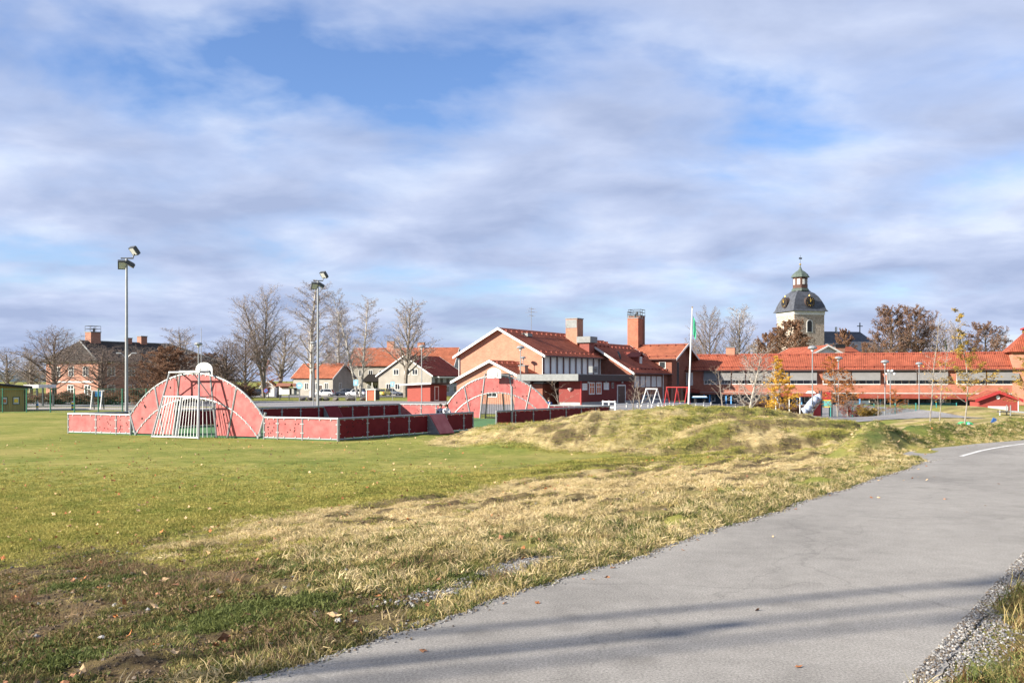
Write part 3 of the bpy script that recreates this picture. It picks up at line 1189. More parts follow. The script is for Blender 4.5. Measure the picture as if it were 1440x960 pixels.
def roof_slab(parent, e0, e1, r1, r0, th, m, name='roof'):
    """slab on four corners (eave, eave, ridge, ridge) with courses laid along it"""
    e0, e1, r1, r0 = (Vector(p) for p in (e0, e1, r1, r0))
    n = (e1 - e0).cross(r0 - e0)
    if n.length < 1e-6:
        n = (e1 - e0).cross(r1 - e0)
    n.normalize()
    if n.z < 0:
        n = -n
    top = [e0, e1, r1, r0]
    bot = [p - n * th for p in top]
    bm = bmesh.new()
    vs = [bm.verts.new(p) for p in top + bot]
    fs = [(0, 1, 2, 3), (7, 6, 5, 4), (0, 4, 5, 1), (1, 5, 6, 2), (2, 6, 7, 3), (3, 7, 4, 0)]
    for f in fs:
        try:
            bm.faces.new([vs[i] for i in f])
        except ValueError:
            pass
    bmesh.ops.remove_doubles(bm, verts=bm.verts, dist=1e-4)
    bmesh.ops.recalc_face_normals(bm, faces=bm.faces)
    ux = (e1 - e0).normalized()
    uy = n.cross(ux)
    uvl = bm.loops.layers.uv.new('UVMap')
    for f in bm.faces:
        for lp_ in f.loops:
            q = lp_.vert.co - e0
            lp_[uvl].uv = (q.dot(ux), q.dot(uy))
    me_ = bpy.data.meshes.new(name)
    bm.to_mesh(me_)
    bm.free()
    me_.materials.append(m)
    o_ = bpy.data.objects.new(name, me_)
    COL.objects.link(o_)
    o_.parent = parent
    return o_


class Gables:
    def __init__(s, mbs):
        s.mbs = mbs

    def build(s, name, m, parent):
        for b_ in s.mbs:
            b_.build(name, m, parent)


def gable_roof(parent, x0, x1, y0, y1, ze, zr, axis_='x', oh=.5, og=.5, th=.14, m=None, barge=None, guards=True, skipback=False):
    """ridge along axis_; ze is the wall-top height at the eave, returns nothing"""
    m = m or TILE
    if axis_ == 'x':
        ym = (y0 + y1) / 2
        k = (zr - ze) / (ym - y0)
        P = lambda s_, w, z: (s_, w, z)
        a0, a1, w0, w1, wm = x0 - og, x1 + og, y0 - oh, y1 + oh, ym
    else:
        ym = (x0 + x1) / 2
        k = (zr - ze) / (ym - x0)
        P = lambda s_, w, z: (w, s_, z)
        a0, a1, w0, w1, wm = y0 - og, y1 + og, x0 - oh, x1 + oh, ym
    zl = ze - k * oh
    up = th
    for w in (w0, w1):
        rf = roof_slab(parent, P(a0, w, zl + up), P(a1, w, zl + up), P(a1, wm, zr + up), P(a0, wm, zr + up), th, m)
        if guards:
            g = MB()
            for frac, hgt in ((.12, .16), (.86, .2)):
                ww = w + (wm - w) * frac
                zz = zl + up + (zr - zl) * frac
                g.tube(P(a0 + .4, ww, zz + hgt), P(a1 - .4, ww, zz + hgt), .035, n=5)
                n_ = max(2, int((a1 - a0) / 1.3))
                for i in range(n_ + 1):
                    s_ = a0 + .5 + (a1 - a0 - 1.0) * i / n_
                    g.box(*(sorted((P(s_ - .05, 0, 0)[0], P(s_ + .05, 0, 0)[0])) if axis_ == 'x' else (ww - .12, ww + .12)),
                          *((ww - .12, ww + .12) if axis_ == 'x' else (s_ - .05, s_ + .05)), zz - .05, zz + hgt + .03)
            g.build('snow_guard', REDDK, rf)
            gm = MB()
            wo = w - .06 if w < wm else w + .06
            gm.tube(P(a0 + .05, wo, zl + up - .1), P(a1 - .05, wo, zl + up - .1), .07, n=6)
            gm.build('gutter', GUTTER, rf)
    barge = barge or WHITEP
    for s_ in (a0 - .03, a1 - .03):
        b_ = MB()
        for w in (w0, w1):
            d_ = (Vector(P(0, wm, zr)) - Vector(P(0, w, zl)))
            p0 = Vector(P(s_, w, zl + up + .02))
            p1 = Vector(P(s_, wm, zr + up + .02))
            off = Vector(P(.06, 0, 0))
            b_.prism([p0, p1, p1 - Vector((0, 0, .30)), p0 - Vector((0, 0, .30))], off)
        b_.build('bargeboard', barge, parent)
    trs = []
    for s_ in (a0 + og, a1 - og - .2):
        trs.append(MB().prism([P(s_, w0 + oh, ze), P(s_, w1 - oh, ze), P(s_, wm, zr - .01)], P(.2, 0, 0)))
    return Gables(trs)


REDDK = mat('roof_metal_red', (0.20, 0.045, 0.03), .6, .15, 2.0)
GUTTER = mat('gutter_dark', (0.10, 0.05, 0.045), .5, .15, 2.0)


def chimney(parent, x, y, w, d, z0, z1, m, cap=True, rail=False, panel=False):
    c_ = MB().box(x - w / 2, x + w / 2, y - d / 2, y + d / 2, z0, z1)
    ch = c_.build('chimney', m, parent)
    if panel:
        MB().box(x - w / 2 - .03, x - w / 2, y - d / 2 + .05, y + d / 2 - .05, z1 - 1.2, z1 - .1).build('metal_panel', GREYP, ch)
    if cap:
        MB().box(x - w / 2 - .07, x + w / 2 + .07, y - d / 2 - .07, y + d / 2 + .07, z1, z1 + .12).build('chimney_cap', GREYP, ch)
    if rail:
        r_ = MB()
        for hh in (.55, 1.0):
            pts = [(x - w / 2, y - d / 2, z1 + hh), (x + w / 2, y - d / 2, z1 + hh), (x + w / 2, y + d / 2, z1 + hh), (x - w / 2, y + d / 2, z1 + hh), (x - w / 2, y - d / 2, z1 + hh)]
            r_.path(pts, .035, 5)
        for i in (-1, 0, 1):
            for j in (-1, 1):
                r_.tube((x + i * w / 2, y + j * d / 2, z1), (x + i * w / 2, y + j * d / 2, z1 + 1.0), .03, n=5)
        r_.build('chimney_rail', DARKSTEEL, ch)
        MB().lathe([(.16, 0), (.16, .45), (.22, .5), (.05, .62)], 8, (x + .15, y, z1 + .12)).build('flue', DARKSTEEL, ch)
    return ch


GREYP = mat('grey_metal', (0.17, 0.18, 0.18), .5, .12, 3.0, metal=.2)


# ------------------------------------------------------------------ school hall
aD, bD = Vector((.5, .866, 0)), Vector((-.866, .5, 0))
K = Vector((3.54, 118.0, 0))
rzA = math.atan2(.866, .5)
hall = thing('school_hall', 'salmon brick school hall with red tile roof and white gable edges', 'school building', (K.x, K.y, -.2), rzA)
W_, L_ = 11.5, 18.0
ze, zr = 6.15, 9.2
MB().box(0, L_, 0, W_, 0, ze).build('wall', BRICKL, hall)
MB().box(.02, L_, -.03, .12, 3.4, ze - .02).build('upper_side_wall', mat('shaded_side_brown', (.11, .035, .03), .7), hall)  # dark sheet carries the shade of the hall's long side in its colour
gable_roof(hall, 0, L_, 0, W_, ze, zr, 'x', .75, .6).build('gable_wall', BRICKL, hall)
for i in range(10):
    x = .55 + i * 1.72
    window(hall, 'F', -.03, x, x + 1.28, 3.7, 5.8, .12, WHITEP, mat('white_curtain', (.78, .78, .76), .5, .1, 2.5, stretch=(9, 9, .3)), 0)
MB().tube((-.12, -.15, .1), (-.12, -.15, 5.6), .06, n=6).build('downpipe', WHITEP, hall)
MB().tube((-.12, W_ + .12, .1), (-.12, W_ + .12, 5.6), .06, n=6).build('downpipe', WHITEP, hall)
xx = sat(K + bD * 5.0, aD, 811)
chimney(hall, 15.5, 3.4, 1.8, 1.7, 6.8, 11.1, BRICKL, panel=True)
MB().box(3.2, 4.4, 3.7, 4.7, 8.35, 8.75).build('roof_hatch', GREYP, hall)
an = MB().tube((11.0, 7.5, 8.2), (11.0, 7.5, 12.6), .035, n=5)
for k_, w in ((12.4, .7), (12.0, .9), (11.5, .6)):
    an.tube((11 - w, 7.5, k_), (11 + w, 7.5, k_), .02, n=4)
    an.tube((11, 7.5 - w, k_ - .1), (11, 7.5 + w, k_ - .1), .02, n=4)
an.build('aerial', STEEL, hall)
vb = MB().box(14.2, 15.8, .6, 2.0, 6.5, 7.9)
vt = vb.build('roof_vent', REDDK, hall)
MB().box(13.9, 16.1, .3, 2.3, 7.9, 8.7).build('vent_cowl', GREYP, vt)

# lower gabled porch in front of the hall's end wall
q0 = Vector((PX(742, 113), 113, 0))
wq = 9.6
porch = thing('school_porch', 'low salmon brick porch with red roof against the hall gable', 'porch', (q0.x, q0.y, -.2), rzA)
q_len = 6.0
MB().box(0, q_len, 0, wq, 0, 2.95).build('wall', BRICKL, porch)
gable_roof(porch, 0, q_len, 0, wq, 2.95, 5.15, 'x', .6, .5, guards=True).build('gable_wall', BRICKL, porch)
chimney(porch, 2.6, 2.0, .8, .8, 3.6, 4.6, BRICKL, cap=True)
MB().box(.2, 5.6, -1.9, -.62, 2.55, 2.75).build('canopy', GREYP, porch)
MB().box(.1, 5.7, -1.86, -.2, 0, 2.5).build('side_wall', BRICKD, porch)
window(porch, 'L', 0, 4.0, 5.4, 1.0, 2.4, .08, WHITEP, GLASS, 1)

# flat-roofed red timber block beside the hall
f0 = Vector((7.62, 110.0, 0))
block = thing('red_timber_block', 'flat roofed dark red timber block with black fascia and framed door', 'school building', (f0.x, f0.y, -.1), math.atan2(.88, .476))
dF = Vector((.476, .88, 0)).normalized()
bl = 15.0
MB().box(0, bl, 0, 2.7, .42, 2.75).build('timber_wall', REDWOOD, block)
MB().box(.05, bl - .05, .05, 2.65, -.2, .42).build('plinth', CONC, block)
MB().box(4.0, bl, 2.7, 7.2, -.2, 2.75).build('recessed_wall', REDWOOD, block)
MB().box(-1.5, bl + .3, -.35, 7.2, 2.75, 3.45).build('fascia', BLACKP, block)
MB().box(-1.57, -1.502, -.38, 7.2, 2.80, 3.52).build('sunlit_end_fascia', GREYP, block)  # lighter grey paints the sunlit end of the dark fascia
MB().box(-1.45, bl + .25, -.3, 7.15, 3.45, 3.53).build('roof_edge', GREYP, block)
MB().box(-.02, .14, -.03, .1, .1, 2.75).build('corner_board', REDP, block)
slats = MB()
for i in range(75):
    slats.box(.2 + i * .2, .24 + i * .2, -.022, 0, .42, 2.74)
o = slats.build('battens', REDWOOD, block)
o['kind'] = 'stuff'


def s_of(px):
    return sat(f0, dF, px)


for a_, b_, z0, z1, gl, nb in ((818.5, 825, 1.75, 2.5, CURTAIN, 1), (828, 835.5, 1.25, 2.62, ORANGE, 1), (838, 845, 1.25, 2.62, ORANGE, 1), (848.5, 855.5, 1.75, 2.6, CURTAIN, 1), (859.5, 862.5, 1.9, 2.6, GLASS, 0)):
    window(block, 'F', -.022, s_of(a_), s_of(b_), z0, z1, .13, WHITEP if gl is not GLASS else GREYP, gl, nb, 1)
dr_ = window(block, 'F', -.022, s_of(867.5), s_of(879), -.05, 2.32, .14, WHITEP, DOORBR, 0, name='door')
MB().tube((s_of(869.5), -.06, 1.05), (s_of(869.5) + .25, -.06, 1.05), .03, n=5).build('handle', STEEL, dr_)
for px in (826, 851, 874):
    MB().lathe([(.05, 0), (.12, .05), (.12, .16), (.04, .22)], 8, (s_of(px), -.12, 2.5)).build('wall_lamp', WHITEP, block)
MB().lathe([(.02, -.35), (.28, -.05), (.3, 0), (.02, .06)], 8, (-.1, 1.3, 1.95)).build('wall_sign', WHITEP, block)
ac = MB().box(s_of(851), s_of(858), 1.6, 2.1, 3.75, 4.5).build('air_conditioner', GREYP, block)
MB().lathe([(.28, 0), (.28, .03)], 12, (s_of(854.5), 1.57, 4.1)).build('fan_grille', BLACKP, ac)

# brick wing with the lower roof and the small roof window
F0 = Vector((15.6, 130.0, 0))
wingb = thing('school_wing', 'red brown brick school wing with dormer on its red roof', 'school building', (F0.x, F0.y, -.2), rzA)
lb = 12.9
MB().box(0, lb, 0, 12, 0, 4.15).build('wall', BRICKD, wingb)
gable_roof(wingb, 0, lb, 0, 12, 4.15, 7.9, 'x', .6, .5).build('gable_wall', BRICKD, wingb)
for a_, b_ in ((892, 898.5), (900.5, 906.5), (908, 914), (916, 922), (923.5, 929.5)):
    window(wingb, 'F', 0, sat(F0, aD, a_), sat(F0, aD, b_), 2.05, 3.5, .10, WHITEP, CURTAIN, 1)
for a_, b_ in ((903, 910), (912, 917), (919, 925)):
    window(wingb, 'F', 0, sat(F0, aD, a_), sat(F0, aD, b_), .25, 1.0, .10, WHITEP, GLASS, 1)
MB().box(-.02, lb + .02, -.06, 0, -.2, .35).build('plinth', CONC, wingb)
MB().tube((sat(F0, aD, 931.5), -.1, 0), (sat(F0, aD, 931.5), -.1, 3.9), .07, n=6).build('downpipe', WHITEP, wingb)
# dormer
dm = MB().box(6.2, 7.6, 1.6, 4.4, 5.0, 6.2).build('dormer', REDDK, wingb)
roof_slab(dm, (6.0, 1.4, 6.15), (6.0, 4.8, 6.15), (6.9, 4.8, 6.85), (6.9, 1.4, 6.85), .08, REDDK, 'dormer_roof')
roof_slab(dm, (7.8, 1.4, 6.15), (7.8, 4.8, 6.15), (6.9, 4.8, 6.85), (6.9, 1.4, 6.85), .08, REDDK, 'dormer_roof')
window(dm, 'F', 1.6, 6.5, 7.3, 5.2, 6.2, .12, WHITEP, CURTAIN, 1)
dish = MB().lathe([(.05, .12), (.45, .05), (.62, -.06), (.60, -.10)], 12).build('satellite_dish', BLACKP, wingb)
dish.location = (1.2, 2.2, 6.3)
dish.rotation_euler = (R(70), 0, R(15))

# cross wing with gable turned to the yard
G0 = F0 + aD * (lb + .1)
wingc = thing('school_cross_wing', 'tall brick cross wing with white edged gable behind the swings', 'school building', (G0.x, G0.y, -.2), rzA)
MB().box(0, 8.8, -.6, 9, 0, 6.1).build('wall', BRICKD, wingc)
gable_roof(wingc, 0, 8.8, -.6, 9, 6.1, 8.15, 'y', .5, .9, m=TILE2).build('gable_wall', BRICKD, wingc)
window(wingc, 'F', -.6, 2.0, 2.7, 2.2, 5.6, .08, GREYP, GLASS, 0)
window(wingc, 'L', 0, .3, 1.3, 4.6, 5.6, .08, WHITEP, GLASS, 0)
ch = chimney(wingc, 6.5, 7.5, 1.9, 1.9, 6.5, 12.6, BRICKD, rail=True)
# long link roof behind
link = thing('school_link', 'red tiled roof block behind the hall with tall brick chimney', 'school building', (K.x + 8.5 - 3, K.y + 27, -.2), rzA)
MB().box(-7, 13, -4, 7, 0, 6.3).build('wall', BRICKD, link)
gable_roof(link, -7, 13, -4, 7, 6.3, 9.1, 'x', .5, .5).build('gable_wall', BRICKD, link)
tc0 = Vector((PX(893, 148), 148, 0)) - Vector((K.x + 5.5, K.y + 27, 0))
cxl, cyl = tc0.dot(aD), tc0.dot(bD)
chimney(link, cxl, cyl, 1.7, 1.7, 5.0, 12.1, brick_mat('chimney_brick', (.40, .13, .07), (.34, .10, .06), (.3, .22, .18)), rail=True)
chimney(link, 2.0, 1.2, .9, .7, 8.2, 10.0, BRICKD)

# ------------------------------------------------------------------ long classroom wing
wD = Vector((.94, -.34, 0)).normalized()
W0 = Vector((PX(962, 146), 146.0, 0))
rzW = math.atan2(wD.y, wD.x)
longw = thing('classroom_wing', 'long single storey classroom wing with red roof and grey blinds', 'school building', (W0.x, W0.y, 0), rzW)
lw = 56.0
zb, zt, zrw = 1.05, 4.35, 6.55
MB().box(0, lw, 0, 10, zb, zt).build('wall', BRICKW, longw)
MB().box(0, lw, 1.4, 9.8, -1.6, zb - .01).build('basement_wall', DARKBLUE, longw)
MB().box(0, lw, -.04, 1.5, zb - .14, zb - .002).build('floor_edge', CONC, longw)
gable_roof(longw, 0, lw, 0, 10, zt, zrw, 'x', .55, .2, m=TILE).build('gable_wall', BRICKL, longw)


def sw(px):
    return sat(W0, wD, px)


BL = [(990, 1009), (1010.5, 1028), (1030, 1048), (1050, 1073), (1076, 1109), (1111, 1149), (1157, 1196.5), (1198, 1238), (1247, 1289), (1290.5, 1333), (1345, 1386), (1388, 1433), (1440, 1480)]
for i, (a_, b_) in enumerate(BL):
    u0, u1 = sw(a_), sw(b_)
    w = window(longw, 'F', 0, u0, u1, 2.15, 4.0, .10, WHITEP, GLASS, 3)
    bl_ = MB().prism([(u0, -.10, 3.98), (u1, -.10, 3.98), (u1, -.75, 2.78), (u0, -.75, 2.78)], (0, -.02, .02)).build('awning', BLIND, longw)
    MB().tube((u0, -.75, 2.78), (u1, -.75, 2.78), .035, n=6).build('front_bar', STEEL, bl_)
    MB().box(u0, u1, -.12, .0, 3.98, 4.1).build('awning_box', GREYP, bl_)
    for uu in (u0 + .03, u1 - .03):
        MB().tube((uu, -.02, 2.9), (uu, -.75, 2.78), .02, n=5).build('arm', STEEL, bl_)
for a_ in (968, 1240, 1336):
    u0 = sw(a_)
window(longw, 'F', 0, sw(962.6), sw(966), 2.0, 3.9, .1, WHITEP, GLASS, 0)
window(longw, 'F', 0, sw(967), sw(974.5), 2.0, 3.9, .1, WHITEP, CURTAIN, 0)
for px in (990, 998, 1021, 1028, 1087, 1093, 1121, 1127, 1209, 1238, 1273, 1277, 1312, 1322, 1398):
    MB().box(sw(px) - .09, sw(px) + .09, -.02, .16, -1.6, zb - .142).build('post', BLUEP, longw)
for a_, b_ in ((998, 1004), (1012, 1018), (1035, 1041), (1075, 1084), (1113, 1121), (1130, 1138), (1222, 1232), (1252, 1262), (1330, 1338)):
    window(longw, 'F', 1.4, sw(a_), sw(b_), -.35, .55, .12, WHITEP, GLASS, 0)
MB().box(sw(1000), sw(1004), .9, 1.38, .2, .9).build('vent_box', GREYP, longw)
chimney(longw, sw(1001.5) + 2.0, 5, 1.3, 1.1, 6.0, 7.6, BRICKL)
# canopy roof over the lower doors
roof_slab(longw, (sw(1205), -1.5, .35), (sw(1412), -1.5, .35), (sw(1412), -.06, .92), (sw(1205), -.06, .92), .1, REDDK, 'lower_roof')
roof_slab(longw, (sw(1085), -1.2, .55), (sw(1165), -1.2, .55), (sw(1165), -.06, 1.0), (sw(1085), -.06, 1.0), .1, REDDK, 'lower_roof')
MB().prism([(sw(1133), -.5, .92), (sw(1148), -.5, .92), (sw(1145), -.5, 1.25), (sw(1136), -.5, 1.25)], (0, .3, 0)).build('lamp_hood', WHITEP, longw)
# ramp canopy at the wing's left end
roof_slab(longw, (sw(938), -1.6, 1.75), (sw(985), -1.6, 1.1), (sw(985), -.1, 1.35), (sw(938), -.1, 2.15), .25, REDDK, 'ramp_canopy')
MB().box(sw(985), sw(1085), -.35, -.05, .72, 1.0).build('ledge', BRICKD, longw)

# roofs behind the wing
b2 = Vector((PX(1137, 165), 165, 0))
back = thing('gabled_school_house', 'red roofed house with white gable edge rising behind the classroom wing', 'school building', (b2.x, b2.y, -.5), math.atan2(.12, .99))
MB().box(0, 6.6, 0, 16, 0, 5.9).build('wall', PLASTER, back)
gable_roof(back, 0, 6.6, 0, 16, 7.3, 9.0, 'y', .4, .4, guards=False).build('gable_wall', OLDWHITE, back)
MB().box(0, 6.6, 0, 16, 5.9, 7.3).build('attic_wall', OLDWHITE, back)
MB().box(6.6, 12.6, 6, 14, 0, 7.0).build('side_block', PLASTER, back)
roof_slab(back, (5.9, 5.0, 7.0), (13.6, 5.0, 7.0), (12.2, 10.0, 9.2), (4.9, 10.0, 9.2), .15, TILE)
chimney(back, 4.4, 1.8, .8, .8, 8.0, 9.3, BRICKL)
chimney(back, 8.2, 6.4, 1.7, 1.4, 7.3, 8.9, BRICKL)
MB().box(7.3, 9.1, 5.6, 7.2, 8.95, 9.5).build('chimney_grille', BLACKP, back)

tw = Vector((PX(1424, 131), 131, 0))
tower = thing('roofed_stair_block', 'block with steep red roof and red dormer at the right edge', 'school building', (tw.x, tw.y, -.5), rzW)
MB().box(0, 9, 0, 9, 0, 7.2).build('wall', BRICKL, tower)
roof_slab(tower, (-.5, -.5, 7.0), (9.5, -.5, 7.0), (8.0, 4.5, 10.2), (2.4, 4.5, 10.2), .15, TILE)
roof_slab(tower, (-.5, 9.5, 7.0), (-.5, -.5, 7.0), (2.4, 4.5, 10.2), (2.4, 4.5, 10.2), .15, TILE)
roof_slab(tower, (9.5, 9.5, 7.0), (-.5, 9.5, 7.0), (2.4, 4.5, 10.2), (8.0, 4.5, 10.2), .15, TILE)
dm = MB().box(1.6, 4.8, .6, 3.6, 8.4, 10.0).build('dormer', REDDK, tower)
MB().box(1.35, 5.0, .4, 3.8, 10.0, 10.2).build('dormer_roof', REDP, dm)

# ------------------------------------------------------------------ church
c0 = Vector((PX(1117, 250), 250, -1.2))
church = thing('church', 'stone church with dark bell shaped tower roof and green copper lantern', 'church', c0, R(15))
STONE = mat('field_stone', (.22, .175, .14), .95, .3, 2.6, col2=(.46, .39, .32), detail=8.0, lo=.38, hi=.6)
sd = 8.5
ht = PZ(437, 250) + 1.2
MB().box(0, sd, 0, sd, 0, ht - .9).build('tower_wall', STONE, church)
MB().box(-.12, sd + .12, -.12, sd + .12, ht - .9, ht).build('white_cornice', WHITEP, church)


def sq(h, z):
    c_ = sd / 2
    return [(c_ - h, c_ - h, z), (c_ + h, c_ - h, z), (c_ + h, c_ + h, z), (c_ - h, c_ + h, z)]


MB().rings([sq(h, ht + z) for h, z in ((5.0, 0), (4.9, .15), (4.6, .55), (4.3, 1.6), (3.8, 2.8), (3.2, 3.9), (2.5, 4.75), (1.85, 5.15), (1.78, 5.4))]).build('bell_roof', SLATE, church)
c_ = sd / 2


def oc(r, z, n=8):
    return [(c_ + r * math.cos(math.pi / 8 + 2 * math.pi * k / n), c_ + r * math.sin(math.pi / 8 + 2 * math.pi * k / n), z) for k in range(n)]


MB().rings([oc(2.2, ht + 5.35), oc(2.2, ht + 5.8), oc(2.0, ht + 5.9), oc(2.0, ht + 6.1)]).build('lantern_base', COPPER, church)
MB().rings([oc(1.85, ht + 6.1), oc(1.85, ht + 8.9)]).build('lantern', mat('lantern_wood', (.09, .045, .035), .7, .2, 2), church)
MB().rings([oc(2.35, ht + 8.9), oc(2.3, ht + 9.05), oc(1.9, ht + 9.7), oc(1.2, ht + 10.35), oc(.5, ht + 10.8), oc(.25, ht + 11.4), oc(.08, ht + 12.0)]).build('lantern_roof', COPPER, church)
MB().lathe([(.03, 0), (.2, .1), (.26, .25), (.2, .4), (.03, .5)], 8, (c_, c_, ht + 12.0)).build('gilt_ball', GOLD, church)
sp_ = MB().tube((c_, c_, ht + 12.4), (c_, c_, ht + 14.6), .05, n=5)
sp_.box(c_ - .4, c_ + .5, c_ - .03, c_ + .03, ht + 13.6, ht + 14.0)
sp_.build('weather_vane', DARKSTEEL, church)
for k_ in range(8):
    a_ = 2 * math.pi * k_ / 8
    M_ = Matrix.Translation((c_, c_, 0)) @ Matrix.Rotation(a_, 4, 'Z')
    w_ = MB().box(1.70, 1.76, -.36, .36, ht + 7.0, ht + 8.4, M_).build('lantern_window', WHITEP, church)
    MB().box(1.75, 1.79, -.24, .24, ht + 7.1, ht + 8.25, M_).build('pane', CURTAIN, w_)


def arch_window(parent, face, off, uc_, z0, w, h, trim, glass):
    fm = face_map(face, off)
    for nm, ww, hh, d0, d1, m_ in (('sound_opening', w + .5, h + .3, -.05, .08, trim), ('louvre', w, h, 0.08, .11, glass)):
        pr = [(-ww / 2, 0), (ww / 2, 0)] + [(ww / 2 * math.cos(t), hh - ww / 2 + ww / 2 * math.sin(t)) for t in [math.pi * k / 8 for k in range(9)]]
        zz = z0 - (.15 if nm == 'sound_opening' else 0)
        pts = [Vector(fm(uc_ + x, d0, zz + z)) for x, z in pr]
        off_ = Vector(fm(0, d1, 0)) - Vector(fm(0, d0, 0))
        o_ = MB().prism(pts, off_).build(nm, m_, parent)
        if nm == 'sound_opening':
            parent = o_


arch_window(church, 'F', 0, 4.3, ht - 5.2, 1.25, 2.9, WHITEP, BLACKP)
arch_window(church, 'L', 0, 4.3, ht - 5.2, 1.25, 2.9, WHITEP, BLACKP)
for face in ('F', 'L'):
    fm = face_map(face, 0)
    e_ = MB().tube(fm(4.25, -.9, ht + 2.3), fm(4.25, .45, ht + 2.3), 1.35, n=16).build('clock_surround', mat('clock_wood', (.05, .035, .03), .6), church)
    MB().tube(fm(4.25, .45, ht + 2.3), fm(4.25, .50, ht + 2.3), 1.1, n=16).build('clock_face', BLACKP, e_)
    hb = MB()
    for k_ in range(12):
        t = 2 * math.pi * k_ / 12
        hb.tube(fm(4.25 + .75 * math.cos(t), .54, ht + 2.3 + .75 * math.sin(t)), fm(4.25 + 1.02 * math.cos(t), .54, ht + 2.3 + 1.02 * math.sin(t)), .03, n=4)
    hb.tube(fm(4.25, .55, ht + 2.3), fm(4.55, .55, ht + 2.8), .06, n=4)
    hb.tube(fm(4.25, .55, ht + 2.3), fm(4.2, .55, ht + 3.15), .05, n=4)
    hb.build('clock_hands', GOLD, e_)
    MB().lathe([(.05, 0), (.18, .12), (.05, .5)], 6, fm(4.25, .1, ht + 3.7)).build('finial', GOLD, e_)
# nave
nv = MB().box(sd, sd + 17, -2.5, sd + 2.5, 0, 11.0).build('nave_wall', mat('nave_plaster', (.5, .46, .4), .9), church)
roof_slab(church, (sd - .2, -3.1, 10.6), (sd + 17.6, -3.1, 10.6), (sd + 13.2, 4.25, 16.6), (sd - .2, 4.25, 16.6), .2, SLATE, 'nave_roof')
roof_slab(church, (sd + 17.6, sd + 3.1, 10.6), (sd - .2, sd + 3.1, 10.6), (sd - .2, 4.25, 16.6), (sd + 13.2, 4.25, 16.6), .2, SLATE, 'nave_roof')
roof_slab(church, (sd + 17.6, -3.1, 10.6), (sd + 17.6, sd + 3.1, 10.6), (sd + 13.2, 4.25, 16.6), (sd + 13.2, 4.25, 16.6), .2, SLATE, 'nave_roof')
cr = MB().box(sd + 13.1, sd + 13.3, 4.15, 4.35, 16.5, 19.0)
cr.box(sd + 12.4, sd + 14.0, 4.17, 4.33, 18.0, 18.22)
cr.build('roof_cross', DARKSTEEL, church)
MB().box(sd + 6.0, sd + 6.4, 4.1, 4.5, 16.5, 17.8).build('roof_vent', WHITEP, church)

# ------------------------------------------------------------------ brick house on the left
n0 = Vector((PX(138, 150), 150, -.35))
house = thing('brick_house', 'two storey salmon brick house with dark hipped roof behind bare trees', 'house', n0, rzA)
hl, hw_ = 24.0, 12.4
MB().box(0, hl, 0, hw_, 0, 6.0).build('wall', BRICKH, house)
MB().box(-.25, hl + .25, -.25, hw_ + .25, 5.75, 6.0).build('cornice', WHITEP, house)
ea = 6.0
rA, rB = (1.4, hw_ / 2, 9.2), (hl - 4.8, hw_ / 2, 9.2)
x0, x1, y0, y1 = -.8, hl + .8, -.8, hw_ + .8
roof_slab(house, (x0, y0, ea), (x1, y0, ea), rB, rA, .15, TILED)
roof_slab(house, (x1, y1, ea), (x0, y1, ea), rA, rB, .15, TILED)
roof_slab(house, (x0, y1, ea), (x0, y0, ea), rA, rA, .15, TILED)
roof_slab(house, (x1, y0, ea), (x1, y1, ea), rB, rB, .15, TILED)
MB().path([(x0, y0, ea + .04), (rA[0], rA[1], rA[2] + .05), (rB[0], rB[1], rB[2] + .05), (x1, y0, ea + .04)], .13, 6).build('ridge_cap', GREYP, house)
chimney(house, 3.8, hw_ / 2, 1.8, 1.4, 8.4, 10.6, BRICKH, rail=True)
chimney(house, 10.5, hw_ / 2, .8, .8, 8.2, 9.9, BRICKH)
chimney(house, 13.2, hw_ / 2, 1.2, 1.0, 8.4, 10.3, BRICKH)
for u in (2.2, 5.6, 8.9):
    window(house, 'L', 0, u, u + 1.3, 3.7, 5.2, .1, OLDWHITE, GLASS, 1, 1)
for u in (1.6, 5.6):
    window(house, 'L', 0, u, u + 1.5, .7, 2.4, .1, WHITEP, GLASS, 1, 1)
MB().box(-.12, 0, 1.0, 10.5, 2.75, 2.98).build('string_course', WHITEP, house)
for i in range(6):
    window(house, 'F', 0, 1.6 + i * 3.7, 3.0 + i * 3.7, 3.7, 5.2, .1, WHITEP, GLASS, 1, 1)
    window(house, 'F', 0, 1.6 + i * 3.7, 3.0 + i * 3.7, .8, 2.4, .1, WHITEP, GLASS, 1, 1)
MB().box(-2.2, -.02, 2.0, 9.5, -.2, .9).build('terrace_wall', WHITEP, house)

# yellow shed at the left edge
s0 = Vector((PX(36.5, 88), 88, 0))
shed = thing('ochre_shed', 'ochre timber shed with black sloping roof at the left edge', 'shed', s0, R(180 + 27))
MB().box(0, 9, -5, 0, 0, 2.05).build('wall', OCHRE, shed)
MB().prism([(-.5, .5, 2.0), (9.5, .5, 3.05), (9.5, .5, 3.2), (-.5, .5, 2.2)], (0, -6, 0)).build('roof', BLACKP, shed)
MB().prism([(0, .0, 2.05), (9, 0, 2.05), (9, 0, 3.0), (0, 0, 2.04)], (0, -5, 0)).build('upper_wall', OCHRE, shed)
for u0, u1 in ((.5, 1.05), (1.45, 1.95)):
    w = window(shed, 'B', 0, u0, u1, .62, 1.3, .05, BLACKP, WHITEP, 0, name='poster_frame')
    MB().box(u0 + .12, u1 - .12, .064, .07, .8, 1.1).build('print', YELP if u0 < 1 else ORANGE, w)
MB().tube((.1, .2, 0), (.1, .2, 1.95), .05, n=6).build('downpipe', BLACKP, shed)

